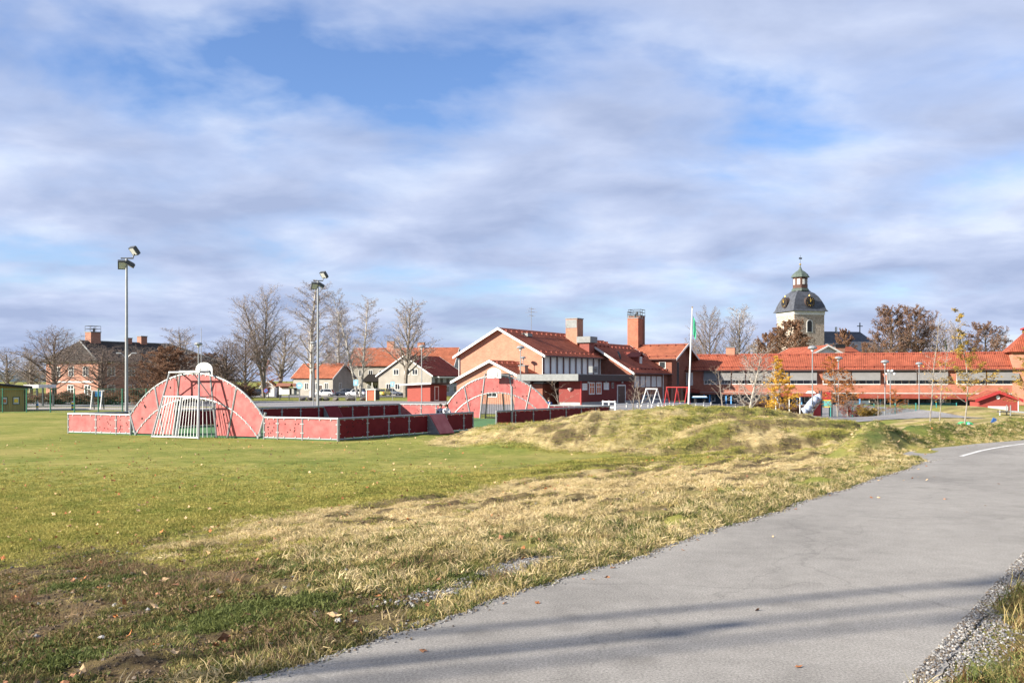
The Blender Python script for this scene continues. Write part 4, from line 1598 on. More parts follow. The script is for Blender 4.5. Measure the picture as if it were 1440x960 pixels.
cp = Vector((PX(33, 102), 102, 0))
cport = thing('carport', 'white edged carport roof on dark posts beside the ochre shed', 'carport', cp, 0)
MB().box(0, 1.55, 0, 4, 1.95, 2.3).build('roof', WHITEP, cport)
for x in (.2, 1.3):
    MB().box(x - .08, x + .08, .1, .26, 0, 1.95).build('post', DARKSTEEL, cport)
    MB().box(x - .08, x + .08, 3.7, 3.86, 0, 1.95).build('post', DARKSTEEL, cport)

# ------------------------------------------------------------------ houses beyond the car park
hD = Vector((.9, -.436, 0))
h1 = Vector((PX(468, 210), 210, -.55))
rzH = math.atan2(-.436, .9)
low = thing('beige_cottage', 'low beige house with bright red roof behind the parked cars', 'house', h1, rzH)
MB().box(-10.4, 0, 0, 8, 0, 4.0).build('wall', PLASTER, low)
gable_roof(low, -10.4, 0, 0, 8, 4.0, 6.9, 'x', .5, .4, m=TILE2, guards=False).build('gable_wall', PLASTER, low)
for u in (-9.6, -7.4, -5.0, -2.2):
    window(low, 'F', 0, u, u + 1.1, 1.3, 2.8, .1, WHITEP, GLASS, 1)
window(low, 'R', 0, 2.2, 3.1, 1.3, 2.8, .1, WHITEP, GLASS, 1)
dr_ = window(low, 'F', 0, -3.6, -2.6, .1, 2.4, .1, WHITEP, DOORBR, 0, name='door')

h2 = Vector((PX(637, 228), 228, -.65))
big = thing('orange_roof_house', 'large two storey house with orange roof and two brick chimneys', 'house', h2, math.atan2(-.17, .985))
MB().box(-25, 0, 0, 10, 0, 7.0).build('wall', PLASTER, big)
gable_roof(big, -25, 0, 0, 10, 7.0, 11.0, 'x', .5, .4, m=TILE2, guards=False).build('gable_wall', GREYR, big)
MB().box(-.02, .05, 0, 10, 0, 7.0).build('end_wall', GREYR, big)
chimney(big, -16.2, 5, 1.7, 1.2, 10.2, 12.6, BRICKL)
chimney(big, -8.8, 5, 1.6, 1.2, 10.2, 12.3, BRICKL)
for u in (-22.5, -20.2, -17.6, -14.6, -12.0):
    window(big, 'F', 0, u, u + 1.1, 4.3, 5.8, .1, WHITEP, GLASS, 1)
for u in (-22.5, -20.5, -18.9, -17.2):
    window(big, 'F', 0, u, u + 1.0, .9, 2.5, .1, WHITEP, GLASS, 1)
pr = MB().box(-21.2, -16.0, -2.2, 0, 3.0, 3.15).build('porch_roof', TILED, big)
MB().prism([(-21.2, -2.3, 3.15), (-16.0, -2.3, 3.15), (-17.0, -.1, 4.8), (-20.2, -.1, 4.8)], (0, .05, .03)).build('porch_slope', TILED, pr)
for u in (-21.0, -18.6, -16.2):
    MB().box(u - .09, u + .09, -2.1, -1.9, 0, 3.0).build('porch_post', WHITEP, big)

h3 = Vector((PX(607, 205), 205, -.6))
gab = thing('gabled_beige_house', 'beige gabled house with side roof coloured dark as in shade near the red shed', 'house', h3, math.atan2(.9, .436))
MB().box(0, 14, 0, 13, 0, 4.5).build('wall', PLASTER, gab)
MB().box(.1, 14, -.05, .1, 0, 4.5).build('side_wall', GREYR, gab)  # grey over this wall puts its shade into the colour
gable_roof(gab, 0, 14, 0, 13, 4.5, 8.5, 'x', .5, .4, m=tile_mat('shaded_red_tile', (.27, .055, .04), (.31, .07, .045)), guards=False).build('gable_wall', PLASTER, gab)  # roof tile darkened throughout for its shaded right slope
for u in (3.3, 5.2, 7.9):
    window(gab, 'L', 0, u, u + 1.4, 4.5, 5.7, .1, WHITEP, GLASS, 1)
for u in (1.6, 3.8, 7.6, 9.8):
    window(gab, 'L', 0, u, u + 1.3, 1.4, 2.7, .1, WHITEP, GLASS, 1)
for u in (1.2, 3.4, 6.0, 9.0):
    window(gab, 'F', -.05, u, u + 1.1, .8, 2.2, .1, WHITEP, GLASS, 1)
    window(gab, 'F', -.05, u, u + 1.1, 2.6, 3.8, .1, GREYP, GLASS, 1)
MB().box(1.0, 13, -1.2, -.56, 3.9, 4.15).build('side_canopy', WHITEP, gab)

wh = Vector((PX(367, 195), 195, -.5))
hut = thing('white_garden_house', 'small white garden house seen between the tree trunks', 'house', wh, 0)
MB().box(0, 2.6, 0, 3, 0, 2.1).build('wall', WHITEP, hut)
gable_roof(hut, 0, 2.6, 0, 3, 2.1, 3.1, 'y', .3, .3, m=TILED, guards=False).build('gable_wall', WHITEP, hut)
window(hut, 'F', 0, .8, 1.7, .9, 1.8, .08, GREYP, GLASS, 1)

# red timber shed and small red cabinet
r0 = Vector((PX(605, 130), 130, 0))
rshed = thing('red_timber_shed', 'red timber shed with flat roof and white framed door', 'shed', r0, math.atan2(.9, .436))
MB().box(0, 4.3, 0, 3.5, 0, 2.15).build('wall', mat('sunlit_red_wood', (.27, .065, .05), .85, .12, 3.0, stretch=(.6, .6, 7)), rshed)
MB().box(.02, 4.3, -.03, .03, 0, 2.15).build('shaded_side', REDWOOD, rshed)  # darker red sheet, the shade of this side in its colour
MB().prism([(-.6, -.5, 2.22), (-.6, 4.4, 2.02), (-.6, 4.4, 2.2), (-.6, -.5, 2.42)], (5.4, 0, 0)).build('roof', BLACKP, rshed)
MB().prism([(-.64, -.5, 2.26), (-.64, 4.4, 2.04), (-.64, 4.4, 2.24), (-.64, -.5, 2.46)], (.035, 0, 0)).build('fascia', WHITEP, rshed)
window(rshed, 'F', -.03, 1.0, 2.1, .05, 1.98, .13, WHITEP, REDWOOD, 0, name='door')

kb = Vector((PX(515.5, 138), 138, -.1))
kio = thing('red_cabinet', 'small red cabinet with white corner frames beside the lawn', 'cabinet', kb, R(-14))
MB().box(0, 1.25, 0, 1.6, .1, 1.45).build('body', mat('cabinet_red', (.50, .12, .07), .7), kio)
for x in (0, 1.25):
    MB().box(x - .06, x + .06, -.06, .05, 0, 1.55).build('corner_post', WHITEP, kio)
MB().box(-.15, 1.4, -.15, 1.75, 1.52, 1.64).build('roof', OLDWHITE, kio)
MB().box(1.26, 1.30, .05, 1.6, .1, 1.45).build('side_panel', BLACKP, kio)  # black sheet paints the shade on the cabinet's side

# ------------------------------------------------------------------ masts and lamps
GREYPOLE = mat('pole_grey', (.25, .265, .275), .45, .1, 2.0, metal=.3, spec=.5)
LENS = mat('lamp_lens', (.55, .56, .55), .15, .1, 3.0, spec=.6)


def flood_mast(label, px, d, ytop):
    x = PX(px, d)
    z0 = tz(x, d)
    H = PZ(ytop, d) - z0
    t = thing('floodlight_mast', label, 'floodlight', (x, d, z0), 0, 'floodlight masts beside the court')
    MB().tube((0, 0, -.1), (0, 0, H - .5), .11, .065, 10).build('pole', GREYPOLE, t)
    MB().lathe([(.2, 0), (.2, .06), (.13, .1)], 10).build('base_plate', GREYPOLE, t)
    MB().box(-.34, .40, -.04, .04, H - .52, -.44 + H).build('cross_arm', DARKSTEEL, t)
    MB().tube((.38, 0, H - .48), (.48, 0, H - .1), .035, n=6).build('head_arm', DARKSTEEL, t)
    for cx_2, cz, rx, rz_ in ((-.25, H - .86, 35, 20), (.48, H - .02, 40, -35), (.22, H - .82, 60, -70)):
        M_ = Matrix.Translation((cx_2, 0, cz)) @ Matrix.Rotation(R(rz_), 4, 'Z') @ Matrix.Rotation(R(rx), 4, 'X')
        l_ = MB().box(-.26, .26, -.12, .10, -.27, .27, M_).build('lamp_head', DARKSTEEL, t)
        MB().box(-.20, .20, -.135, -.12, -.21, .21, M_).build('lens', LENS, l_)
        MB().box(-.22, .22, .10, .14, -.22, .22, M_).build('housing', GREYPOLE, l_)
    return t


flood_mast('tall grey floodlight mast behind the near goal wall', 178, 60, 352)
flood_mast('grey floodlight mast rising in front of the parked cars', 447, 77, 386)


def dome_lamp(label, px, ytop, d, arms=False, zb=None):
    x = PX(px, d)
    z0 = tz(x, d) if zb is None else zb
    H = PZ(ytop, d) - z0
    t = thing('park_lamp', label, 'lamp post', (x, d, z0), 0, 'grey park lamp posts')
    MB().tube((0, 0, -.2), (0, 0, H - .42), .055, .04, 8).build('pole', GREYPOLE, t)
    if arms:
        for k_ in (-1, 1):
            MB().path([(0, 0, H - .75), (k_ * .45, 0, H - .25), (k_ * .62, 0, H - .12)], .03, 6).build('arm', GREYPOLE, t)
            MB().box(k_ * .86 - .28, k_ * .86 + .28, -.1, .1, H - .16, H - .04).build('lamp_head', GREYPOLE, t)
        return t
    h_ = MB().lathe([(.05, -.46), (.07, -.3), (.13, -.28), (.34, -.22), (.36, -.17), (.28, -.05), (.12, 0), (.02, .01)], 12, (0, 0, H)).build('lamp_hood', GREYPOLE, t, smooth=False)
    MB().lathe([(.10, -.42), (.12, -.3), (.12, -.24)], 10, (0, 0, H)).build('lamp_glass', LENS, h_)
    return t


dome_lamp('domed park lamp above the near goal wall', 279, 481, 84)
dome_lamp('domed park lamp just left of the second floodlight mast', 440.5, 480, 106)
dome_lamp('domed park lamp rising left of the red timber shed', 593, 485, 100)
dome_lamp('nearer of the two domed lamps in front of the hall gable', 732, 486, 86)
dome_lamp('farther and shorter of two domed lamps by the hall gable', 735.5, 501, 118)
dome_lamp('domed lamp beside the tube slide behind the mound', 1142.5, 486, 74)
dome_lamp('domed lamp beside the yellow birch', 1179, 501, 83)
dome_lamp('domed lamp in front of the middle blinds, left of the star lamp', 1244.5, 506, 85)
dome_lamp('domed lamp left of the tall thin birches', 1292.5, 509, 100)
dome_lamp('double armed street lamp behind the tall left floodlight mast', 178, 495, 112, True)

x = PX(1252, 96)
t = thing('star_lamp', 'thin post topped by four small spotlights in the yard', 'lamp post', (x, 96, tz(x, 96)))
H = PZ(520, 96) - tz(x, 96)
MB().tube((0, 0, -.1), (0, 0, H), .045, n=8).build('pole', GREYPOLE, t)
for k_ in range(4):
    a_ = R(45 + 90 * k_)
    MB().tube((0, 0, H - .3), (.4 * math.cos(a_), .4 * math.sin(a_), H - .1 - .3 * (k_ % 2)), .025, n=5).build('arm', GREYPOLE, t)
    MB().lathe([(.03, 0), (.12, .04), (.13, .2), (.04, .24)], 8, (.42 * math.cos(a_), .42 * math.sin(a_), H - .2 - .3 * (k_ % 2))).build('spotlight', WHITEP, t)

x = PX(283, 118)
o = MB().tube((0, 0, -.2), (0, 0, PZ(461, 118) - tz(x, 118)), .06, .03, 6).build('thin_mast', GREYPOLE, loc=(x, 118, tz(x, 118)))
tag(o, 'thin plain mast rising behind the basketball board', 'mast')

# flagpole
xb, dfl = PX(968, 96), 96
xt = PX(973.5, 96)
zf = tz(xb, 96)
ztop = PZ(433, 96)
fl = thing('flagpole', 'white flagpole with hanging green flag behind the mound', 'flagpole', (xb, dfl, zf))
MB().tube((0, 0, -.2), (xt - xb, 0, ztop - zf), .095, .05, 8).build('pole', WHITEP, fl)
MB().lathe([(.02, 0), (.09, .06), (.02, .14)], 8, (xt - xb, 0, ztop - zf)).build('finial', GOLD, fl)
GRID = []
fb = MB()
fw_, fh_ = 5, 10
for j in range(fh_ + 1):
    for i in range(fw_ + 1):
        u, v = i / fw_, j / fh_
        drop = 0.9 + u * 0.0
        px_ = .07 + u * .30 * (1.0 - .35 * abs(v - .55)) + .02
        py_ = .09 * math.sin(u * 9 + v * 2.0) * u
        pz_ = -(v * 1.75 + u * .55)
        fb.v.append((px_ + xt - xb - .02, py_, ztop - zf - .75 + pz_))
for j in range(fh_):
    for i in range(fw_):
        k_ = j * (fw_ + 1) + i
        fb.f.append((k_, k_ + 1, k_ + fw_ + 2, k_ + fw_ + 1))
fo = fb.build('flag', mat('flag_green', (.05, .34, .19), .8, .1, 2.0), fl, fix=False)
fo.modifiers.new('thickness', 'SOLIDIFY').thickness = .012

# ------------------------------------------------------------------ cars
TYRE = mat('tyre', (.02, .02, .02), .9, .2, 5)
RIM = mat('rim', (.4, .4, .41), .35, .1, 5, metal=.6)
HEADL = mat('head_light', (.7, .72, .75), .1, .05, 4, spec=.7)
TAILL = mat('tail_light', (.35, .01, .01), .2, .1, 4, spec=.6)
TRIM = mat('black_trim', (.025, .025, .027), .6, .2, 4)


def make_car(label, loc, rz, paint, L=4.3, H=1.48, estate=False):
    t = thing('parked_car', label, 'car', loc, rz, 'cars in the car park')
    hw = .87
    h = L / 2
    secs = [(-h, .45, .62, .70), (-h + .08, .28, .80, .82), (-h + .5, .22, .90, .86), (-h + 1.2, .2, .94, .87), (.0, .2, .95, .87), (h - 1.3, .2, .92, .87), (h - .6, .22, .84, .85), (h - .1, .28, .70, .78), (h, .42, .58, .66)]
    rings = []
    for x, z0, z1, w in secs:
        rings.append([(x, -w + .05, z0), (x, w - .05, z0), (x, w, z0 + .15), (x, w, (z0 + z1) / 2), (x, w - .04, z1 - .05), (x, w - .16, z1),
                      (x, -w + .16, z1), (x, -w + .04, z1 - .05), (x, -w, (z0 + z1) / 2), (x, -w, z0 + .15)])
    MB().rings(rings).build('body', paint, t, smooth=True)
    rear = -h + (.25 if estate else .55)
    cabs = [(rear, .88, .78), (rear + (.35 if estate else .65), H - .06, .62), (-.15, H, .64), (.45, H - .05, .62), (h - 1.05, .90, .78)]
    rings = []
    for x, z, w in cabs:
        rings.append([(x, -.80, .86), (x, .80, .86), (x, w, z), (x, -w, z)])
    MB().rings(rings).build('cabin_glass', GLASS, t)
    MB().rings([[(x, -w - .02, z - .04), (x, w + .02, z - .04), (x, w - .05, z + .025), (x, -w + .05, z + .025)] for x, z, w in cabs[1:4]]).build('roof', paint, t)
    for x0_, z0_, x1_, z1_ in ((cabs[0][0], .88, cabs[1][0], H - .08), (cabs[4][0], .9, cabs[3][0], H - .07), (-.1, .88, -.05, H - .04)):
        for k_ in (-1, 1):
            MB().tube((x0_, k_ * .80, z0_), (x1_, k_ * .64, z1_), .035, n=5).build('pillar', paint, t)
    for x in (-h + .78, h - .82):
        for k_ in (-1, 1):
            w_ = MB().tube((x, k_ * .70, .32), (x, k_ * .885, .32), .32, n=14).build('wheel', TYRE, t)
            MB().tube((x, k_ * .885, .32), (x, k_ * .90, .32), .20, n=12).build('rim', RIM, w_)
    for k_ in (-1, 1):
        MB().box(h - .16, h - .02, k_ * .56 - .15, k_ * .56 + .15, .56, .70).build('headlight', HEADL, t)
        MB().box(-h + .0, -h + .1, k_ * .62 - .12, k_ * .62 + .12, .66, .84).build('tail_light', TAILL, t)
        MB().box(.55, .75, k_ * .95 - .08, k_ * .95 + .08, .90, 1.03).build('wing_mirror', paint, t)
    MB().box(h - .02, h + .015, -.26, .26, .40, .50).build('number_plate', WHITEP, t)
    MB().box(-h - .012, -h + .05, -.26, .26, .46, .56).build('number_plate', WHITEP, t)
    return t


def paint(name, c, me_=.0):
    return mat(name, c, .25, .04, 1.0, metal=me_, spec=.6)


PW, PG, PK, PB, PY_, PS = paint('paint_white', (.68, .69, .70)), paint('paint_grey', (.13, .15, .18), .3), paint('paint_black', (.015, .016, .018)), paint('paint_navy', (.05, .07, .11), .2), paint('paint_yellow', (.55, .48, .10)), paint('paint_silver', (.36, .39, .42), .4)
for lab, px, d, rz, pa, est in (
        ('white hatchback parked beside the second floodlight mast', 456.5, 204, 172, PW, True),
        ('dark grey car parked right of the white hatchback', 484.5, 206, 205, PG, True),
        ('white car parked behind the forked birch trunk', 501, 202, 170, PW, False),
        ('silver car half hidden left of the red cabinet', 512, 209, 35, PS, True),
        ('navy car parked just right of the red cabinet', 531, 206, 20, PB, True),
        ('yellow car parked right of the red cabinet', 540.5, 203, 75, PY_, False),
        ('silver grey car at the right end of the car park row', 550, 207, 15, PS, True),
        ('black car parked far left under the tall aspen', 360, 190, 178, PK, True)):
    x = PX(px, d)
    make_car(lab, (x, d, tz(x, d) + .02), R(rz), pa, 4.2, 1.5, est)

# ------------------------------------------------------------------ signs, boards and stones
SIGNB = mat('sign_blue', (.05, .20, .55), .4, .05, 3)
SIGNL = mat('sign_light_blue', (.30, .56, .72), .4, .08, 3)


def sign(label, px, py, d, kind):
    x = PX(px, d)
    z0 = tz(x, d)
    z = PZ(py, d) - z0
    t = thing('road_sign', label, 'sign', (x, d, z0), 0, 'road signs by the car park')
    MB().tube((0, 0, -.1), (0, 0, z + .35), .035, n=6).build('post', GREYPOLE, t)
    if kind == 'parking':
        p_ = MB().tube((0, -.04, z), (0, -.06, z), .36, n=16).build('plate', REDP, t)
        MB().tube((0, -.06, z), (0, -.066, z), .29, n=16).build('blue_disc', SIGNB, p_)
        M_ = Matrix.Translation((0, -.069, z)) @ Matrix.Rotation(R(45), 4, 'Y')
        MB().box(-.29, .29, -.004, .002, -.035, .035, M_).build('slash', REDP, p_)
    elif kind == 'round':
        p_ = MB().tube((0, -.04, z), (0, -.06, z), .42, n=16).build('plate', SIGNL, t)
        MB().box(-.2, .2, -.068, -.06, z - .06, z + .1).build('symbol', WHITEP, p_)
    else:
        p_ = MB().box(-.32, .32, -.06, -.04, z - .38, z + .38).build('plate', SIGNL, t)
        MB().box(-.12, .12, -.068, -.06, z - .2, z + .2).build('symbol', WHITEP, p_)
    return t


sign('round blue no parking sign with red rim and slash', 374, 549, 155, 'parking')
sign('round light blue sign left of the second floodlight mast', 421, 542, 122, 'round')
sign('square light blue sign right of the parked cars', 552, 540, 150, 'square')
sign('square light blue sign left of the forked birch', 500.5, 538, 130, 'square')

x = PX(400, 148)
t = thing('notice_board', 'white notice board on posts with little brown roof', 'notice board', (x, 148, tz(x, 148)), R(-8))
for k_ in (-.7, .7):
    MB().box(k_ - .06, k_ + .06, -.05, .07, 0, 2.0).build('post', DARKSTEEL, t)
MB().box(-.8, .8, -.1, -.055, .75, 1.95).build('board', WHITEP, t)
MB().box(-.7, .7, -.106, -.1, 1.76, 1.9).build('red_strip', REDP, t)
for sgn in (-1, 1):
    roof_slab(t, (-1.1, sgn * .6, 2.0), (1.1, sgn * .6, 2.0), (1.1, 0, 2.45), (-1.1, 0, 2.45), .06, mat('brown_shingle', (.20, .09, .06), .9))
x = PX(414, 152)
t = thing('map_board', 'brown roofed display board with dark pictures beside the notice board', 'notice board', (x, 152, tz(x, 152)), R(6))
for k_ in (-.8, .8):
    MB().box(k_ - .06, k_ + .06, -.05, .07, 0, 2.0).build('post', DARKSTEEL, t)
MB().box(-.85, .85, -.1, -.055, .55, 1.75).build('board', GREYP, t)
for k_ in range(4):
    MB().box(-.75 + k_ * .38, -.47 + k_ * .38, -.108, -.1, .7 + .1 * (k_ % 2), 1.6).build('picture', (BLACKP, WHITEP, DARKBLUE, OLDWHITE)[k_], t)
for sgn in (-1, 1):
    roof_slab(t, (-1.2, sgn * .6, 1.95), (1.2, sgn * .6, 1.95), (1.2, 0, 2.4), (-1.2, 0, 2.4), .06, MATS['brown_shingle'])

STONEM = mat('boulder', (.10, .09, .085), .9, .35, 2.0)


def boulder_mesh(seed):
    r_ = random.Random(seed)
    bm = bmesh.new()
    bmesh.ops.create_icosphere(bm, subdivisions=2, radius=.5)
    for v in bm.verts:
        v.co *= 1 + r_.uniform(-.18, .18)
        v.co.z *= .62
    me_ = bpy.data.meshes.new('boulder')
    bm.to_mesh(me_)
    bm.free()
    me_.materials.append(STONEM)
    return me_


bms = [boulder_mesh(s_) for s_ in range(3)]
ordn = ('first', 'second', 'third', 'fourth', 'fifth', 'sixth', 'seventh')
for i, px in enumerate((425, 434.5, 447, 458, 472, 492, 510)):
    d = 139
    o = bpy.data.objects.new('boulder', bms[i % 3])
    o.location = (PX(px, d), d + .4 * (i % 2), tz(PX(px, d), d) + .2)
    o.scale = (1.0 + .3 * (i % 3), .9, .9)
    o.rotation_euler = (0, 0, i * 1.3)
    COL.objects.link(o)
    tag(o, '%s boulder from the left along the car park lawn edge' % ordn[i], 'boulder', 'boulders edging the car park lawn')

# ------------------------------------------------------------------ fences, bollards and frames on the left
fx0, fd = PX(-30, 84), 84.0
fence = thing('mesh_fence', 'green wire mesh fence with thin posts at the left', 'fence', (fx0, fd, 0))
n_ = 9
for i in range(n_):
    MB().tube((i * 2.02, 0, 0), (i * 2.02, 0, 2.05), .05, n=6).build('post', GREENP, fence)
wm = MB()
for z in np.arange(.1, 2.05, .2):
    wm.tube((0, 0, z), (16.1, 0, z), .004, n=3, cap=False)
for x in np.arange(0, 16.1, .2):
    wm.tube((x, 0, .05), (x, 0, 2.0), .004, n=3, cap=False)
wm = wm.build('wire_mesh', GREENP, fence)
wm['kind'] = 'stuff'
for z in (.03, 2.02):
    MB().tube((0, 0, z), (16.1, 0, z), .012, n=4).build('line_wire', GREENP, fence)

STRB = mat('stripe_blue', (.03, .10, .30), .5)
for lab, px, d, cols in (('short white post with yellow and blue bands beside the ochre shed', 52.5, 92, (WHITEP, YELP, SIGNB, WHITEP)), ('blue and yellow striped bollard near the fence end', 103, 90, (STRB, YELP, STRB, YELP))):
    x = PX(px, d)
    t = thing('bollard', lab, 'bollard', (x, d, tz(x, d)))
    w = .1 if px < 60 else .16
    for k_, m_ in enumerate(cols):
        MB().tube((0, 0, k_ * .18), (0, 0, k_ * .18 + .178), w, n=10).build('band', m_, t)
    MB().lathe([(w, 0), (w * .8, .05), (.02, .08)], 10, (0, 0, .72)).build('cap', cols[0], t)

x = PX(137, 92)
t = thing('wooden_frame', 'weathered wooden climbing frame left of the near goal', 'climbing frame', (x, 92, tz(x, 92)), R(15))
for k_ in (-.42, .42):
    MB().tube((k_ - .12, -.4, 0), (k_, 0, 1.75), .06, n=6).build('leg', OLDWHITE, t)
    MB().tube((k_ + .1, .4, 0), (k_, 0, 1.75), .06, n=6).build('leg', DARKSTEEL, t)
MB().tube((-.6, 0, 1.72), (.6, 0, 1.72), .06, n=6).build('top_beam', OLDWHITE, t)
MB().box(-.2, .3, -.05, .05, 1.2, 1.65).build('panel', BLUEP, t)

# ------------------------------------------------------------------ school yard
yard = []
for px, d in ((640, 82), (860, 78), (1010, 80), (1160, 78), (1330, 84), (1330, 122), (1180, 136), (990, 143), (900, 126), (820, 108), (700, 112)):
    yard.append((PX(px, d), d))
zy = float(np.max(terrain(np.array([p[0] for p in yard]), np.array([p[1] for p in yard]))))
bm = bmesh.new()
NX, NY = 60, 40
x0_, x1_, y0_, y1_ = -6.0, 52.0, 77.0, 145.0


def strip(name, label, rect, m, lift, n1=40, n2=30):
    xa, xb_, ya, yb_ = rect
    X, Y = np.meshgrid(np.linspace(xa, xb_, n1), np.linspace(ya, yb_, n2))
    Z = terrain(X.ravel(), Y.ravel()) + lift
    vs_ = np.stack([X.ravel(), Y.ravel(), Z], -1).tolist()
    fs_ = [(j * n1 + i, j * n1 + i + 1, (j + 1) * n1 + i + 1, (j + 1) * n1 + i) for j in range(n2 - 1) for i in range(n1 - 1)]
    mb_ = MB()
    mb_.v, mb_.f = vs_, fs_
    o_ = mb_.build(name, m, smooth=True, fix=False)
    tag(o_, label, None, kind='structure')
    return o_


bm.free()
strip('schoolyard_pavement', 'grey paved yard in front of the school', (-6, 46, 80, 146), ASPHALT2, .03, 50, 60)
GRAV = mat('pale_gravel', (.30, .265, .23), .95, .18, 2.0)
strip('playground_pavement', 'grey paved playground behind the mound', (14, 30, 63, 79.9), ASPHALT2, .03, 30, 20)
strip('gravel_road', 'pale gravel road running behind the court', (-70, -6.2, 90, 101), GRAV, .03, 40, 8)
strip('car_park', 'grey asphalt car park behind the lawn strip', (-62, -16, 184, 214), ASPHALT2, .05, 30, 12)
strip('access_road', 'grey access road across the lawn', (-60, -6.2, 104, 134), ASPHALT2, .03, 30, 12)


def rail_fence(label, px0, px1, d0, d1, h, n, m, rails=2, r=.05):
    a_, b_ = Vector((PX(px0, d0), d0, 0)), Vector((PX(px1, d1), d1, 0))
    za, zb_ = tz(a_.x, a_.y), tz(b_.x, b_.y)
    t_ = thing('rail_fence', label, 'fence', (a_.x, a_.y, za), math.atan2((b_ - a_).y, (b_ - a_).x), 'low rail fences in the school yard')
    L__ = (b_ - a_).length
    for i in range(n + 1):
        MB().box(i * L__ / n - r, i * L__ / n + r, -r, r, -.1, h + .05).build('post', m, t_)
    for k_ in range(rails):
        z = h * (k_ + 1) / rails
        MB().box(-r, L__ + r, -r - .03, -r, z - .11, z).build('rail', m, t_)
    return t_


rail_fence('white wooden rail fence in front of the white swings', 866, 957, 86, 88, .75, 6, OLDWHITE)
rail_fence('short white rail fence at the corner of the court', 848, 865, 88, 87, .95, 2, OLDWHITE)
rail_fence('low pale timber edging below the red swings', 925, 1000, 104, 108, .35, 7, OLDWHITE, 1)
rail_fence('low timber edging in the yard right of the flagpole', 1000, 1090, 97, 101, .4, 8, mat('grey_timber', (.30, .27, .24), .9), 1)


def swing(label, px, d, w, h, frames, m, rz):
    x_ = PX(px, d)
    t_ = thing('swing_set', label, 'swing', (x_, d, tz(x_, d)), rz, 'swing sets in the school yard')
    for i in range(frames):
        u = w * i / (frames - 1)
        MB().tube((u - .05, -.65, 0), (u, 0, h), .055, n=6).build('leg', m, t_)
        MB().tube((u + .05, .65, 0), (u, 0, h), .055, n=6).build('leg', m, t_)
        MB().tube((u, -.32, h * .5), (u, .32, h * .5), .035, n=6).build('cross_bar', m, t_)
    MB().tube((-.1, 0, h), (w + .1, 0, h), .055, n=6).build('top_beam', m, t_)
    for i in range(frames - 1):
        for f_ in (.3, .7):
            u = w * (i + f_) / (frames - 1)
            s__ = MB().box(u - .2, u + .2, -.1, .1, .45, .5).build('swing_seat', TRIM, t_)
            for k_ in (-.18, .18):
                MB().tube((u + k_, 0, .5), (u + k_, 0, h), .012, n=4).build('chain', DARKSTEEL, s__)
    return t_


swing('white swing set in front of the brick wing', 909, 100, 2.1, 1.95, 2, WHITEP, R(-68))
swing('red swing set with three frames beside the flagpole', 938, 108, 2.4, 2.0, 3, REDP, R(-35))

x = PX(984, 124)
t = thing('table_tennis_table', 'blue table tennis table under the classroom wing', 'table', (x, 124, tz(x, 124) + .1))
MB().box(-.85, .85, -.7, .7, .72, .78).build('table_top', BLUEP, t)
MB().box(-.87, .87, -.02, .02, .78, .93).build('net', WHITEP, t)
for k_ in (-.55, .55):
    MB().box(k_ - .08, k_ + .08, -.5, .5, 0, .72).build('leg', BLACKP, t)

# play tower with tube slide
x = PX(1161, 88)
pz = tz(x, 88)
t = thing('play_tower', 'red and yellow play tower with grey blue tube slide', 'playground tower', (x, 88, pz), R(-6))
for kx in (-.45, .45):
    for ky in (-.45, .45):
        MB().box(kx - .06, kx + .06, ky - .06, ky + .06, 0, 2.3).build('post', DARKSTEEL, t)
MB().box(-.5, .5, -.5, .5, .85, .95).build('platform', YELP, t)
MB().box(-.38, .38, -.53, -.49, 1.5, 2.2).build('panel', REDP, t)
MB().box(-.38, .38, -.53, -.49, .95, 1.42).build('window_panel', mat('turquoise', (.12, .42, .38), .5), t)
MB().box(-.4, .4, -.54, -.48, 1.42, 1.5).build('yellow_rail', YELP, t)
MB().prism([(-.5, -.5, 0), (-1.45, -.5, 0), (-.5, -.5, 1.3)], (0, .06, 0)).build('side_panel', REDP, t)
sl = [(-.5, -.2, 1.75), (-.85, -.45, 1.62), (-1.25, -.65, 1.3), (-1.55, -.75, .95), (-1.8, -.8, .6), (-2.1, -.8, .45)]
tb = MB()
for a_, b_ in zip(sl[:-1], sl[1:]):
    tb.tube(a_, b_, .34, .34, 12)
tb.build('tube_slide', mat('slide_grey_blue', (.33, .38, .48), .4, .12, 2), t, smooth=True)

# red hut, metal slide and small things on the right
x = PX(1376, 96)
zr_ = -.75
t = thing('red_play_hut', 'red timber hut with white panel behind the green hillock', 'hut', (x, 96, zr_), R(-10))
MB().box(0, 3.6, 0, 3, 0, 1.65).build('wall', mat('hut_red', (.26, .05, .038), .85, .12, 3, stretch=(6, 6, .6)), t)
gable_roof(t, 0, 3.6, 0, 3, 1.65, 2.35, 'y', .35, .3, m=TILE, barge=REDP, guards=False).build('gable_wall', MATS['hut_red'], t)
MB().box(.85, 2.65, -.05, -.005, .2, 1.0).build('white_panel', WHITEP, t)
MB().tube((1.75, -.05, 1.85), (1.75, -.02, 1.85), .18, n=12).build('round_sign', WHITEP, t)
MB().tube((3.55, -.12, .1), (3.55, -.12, 1.6), .05, n=6).build('downpipe', WHITEP, t)

x = PX(1421, 66)
t = thing('metal_slide', 'grey metal slide running down the hillock', 'slide', (x, 66, tz(x, 66)))
za = PZ(577, 66) - tz(x, 66)
MB().prism([(0, 0, za), (2.4, -1.4, max(.15, za - 1.0)), (2.4, -1.4, max(.05, za - 1.1)), (0, 0, za - .1)], (.15, .45, 0)).build('chute', STEEL, t)
for k_ in (0, .5):
    MB().tube((0, k_, 0), (0, k_, za + .35), .04, n=6).build('post', STEEL, t)
MB().tube((-.6, .2, 0), (-.6, .2, za), .04, n=6).build('post', OLDWHITE, t)
MB().box(-.65, 0, 0, .5, za - .12, za - .05).build('platform', DARKSTEEL, t)

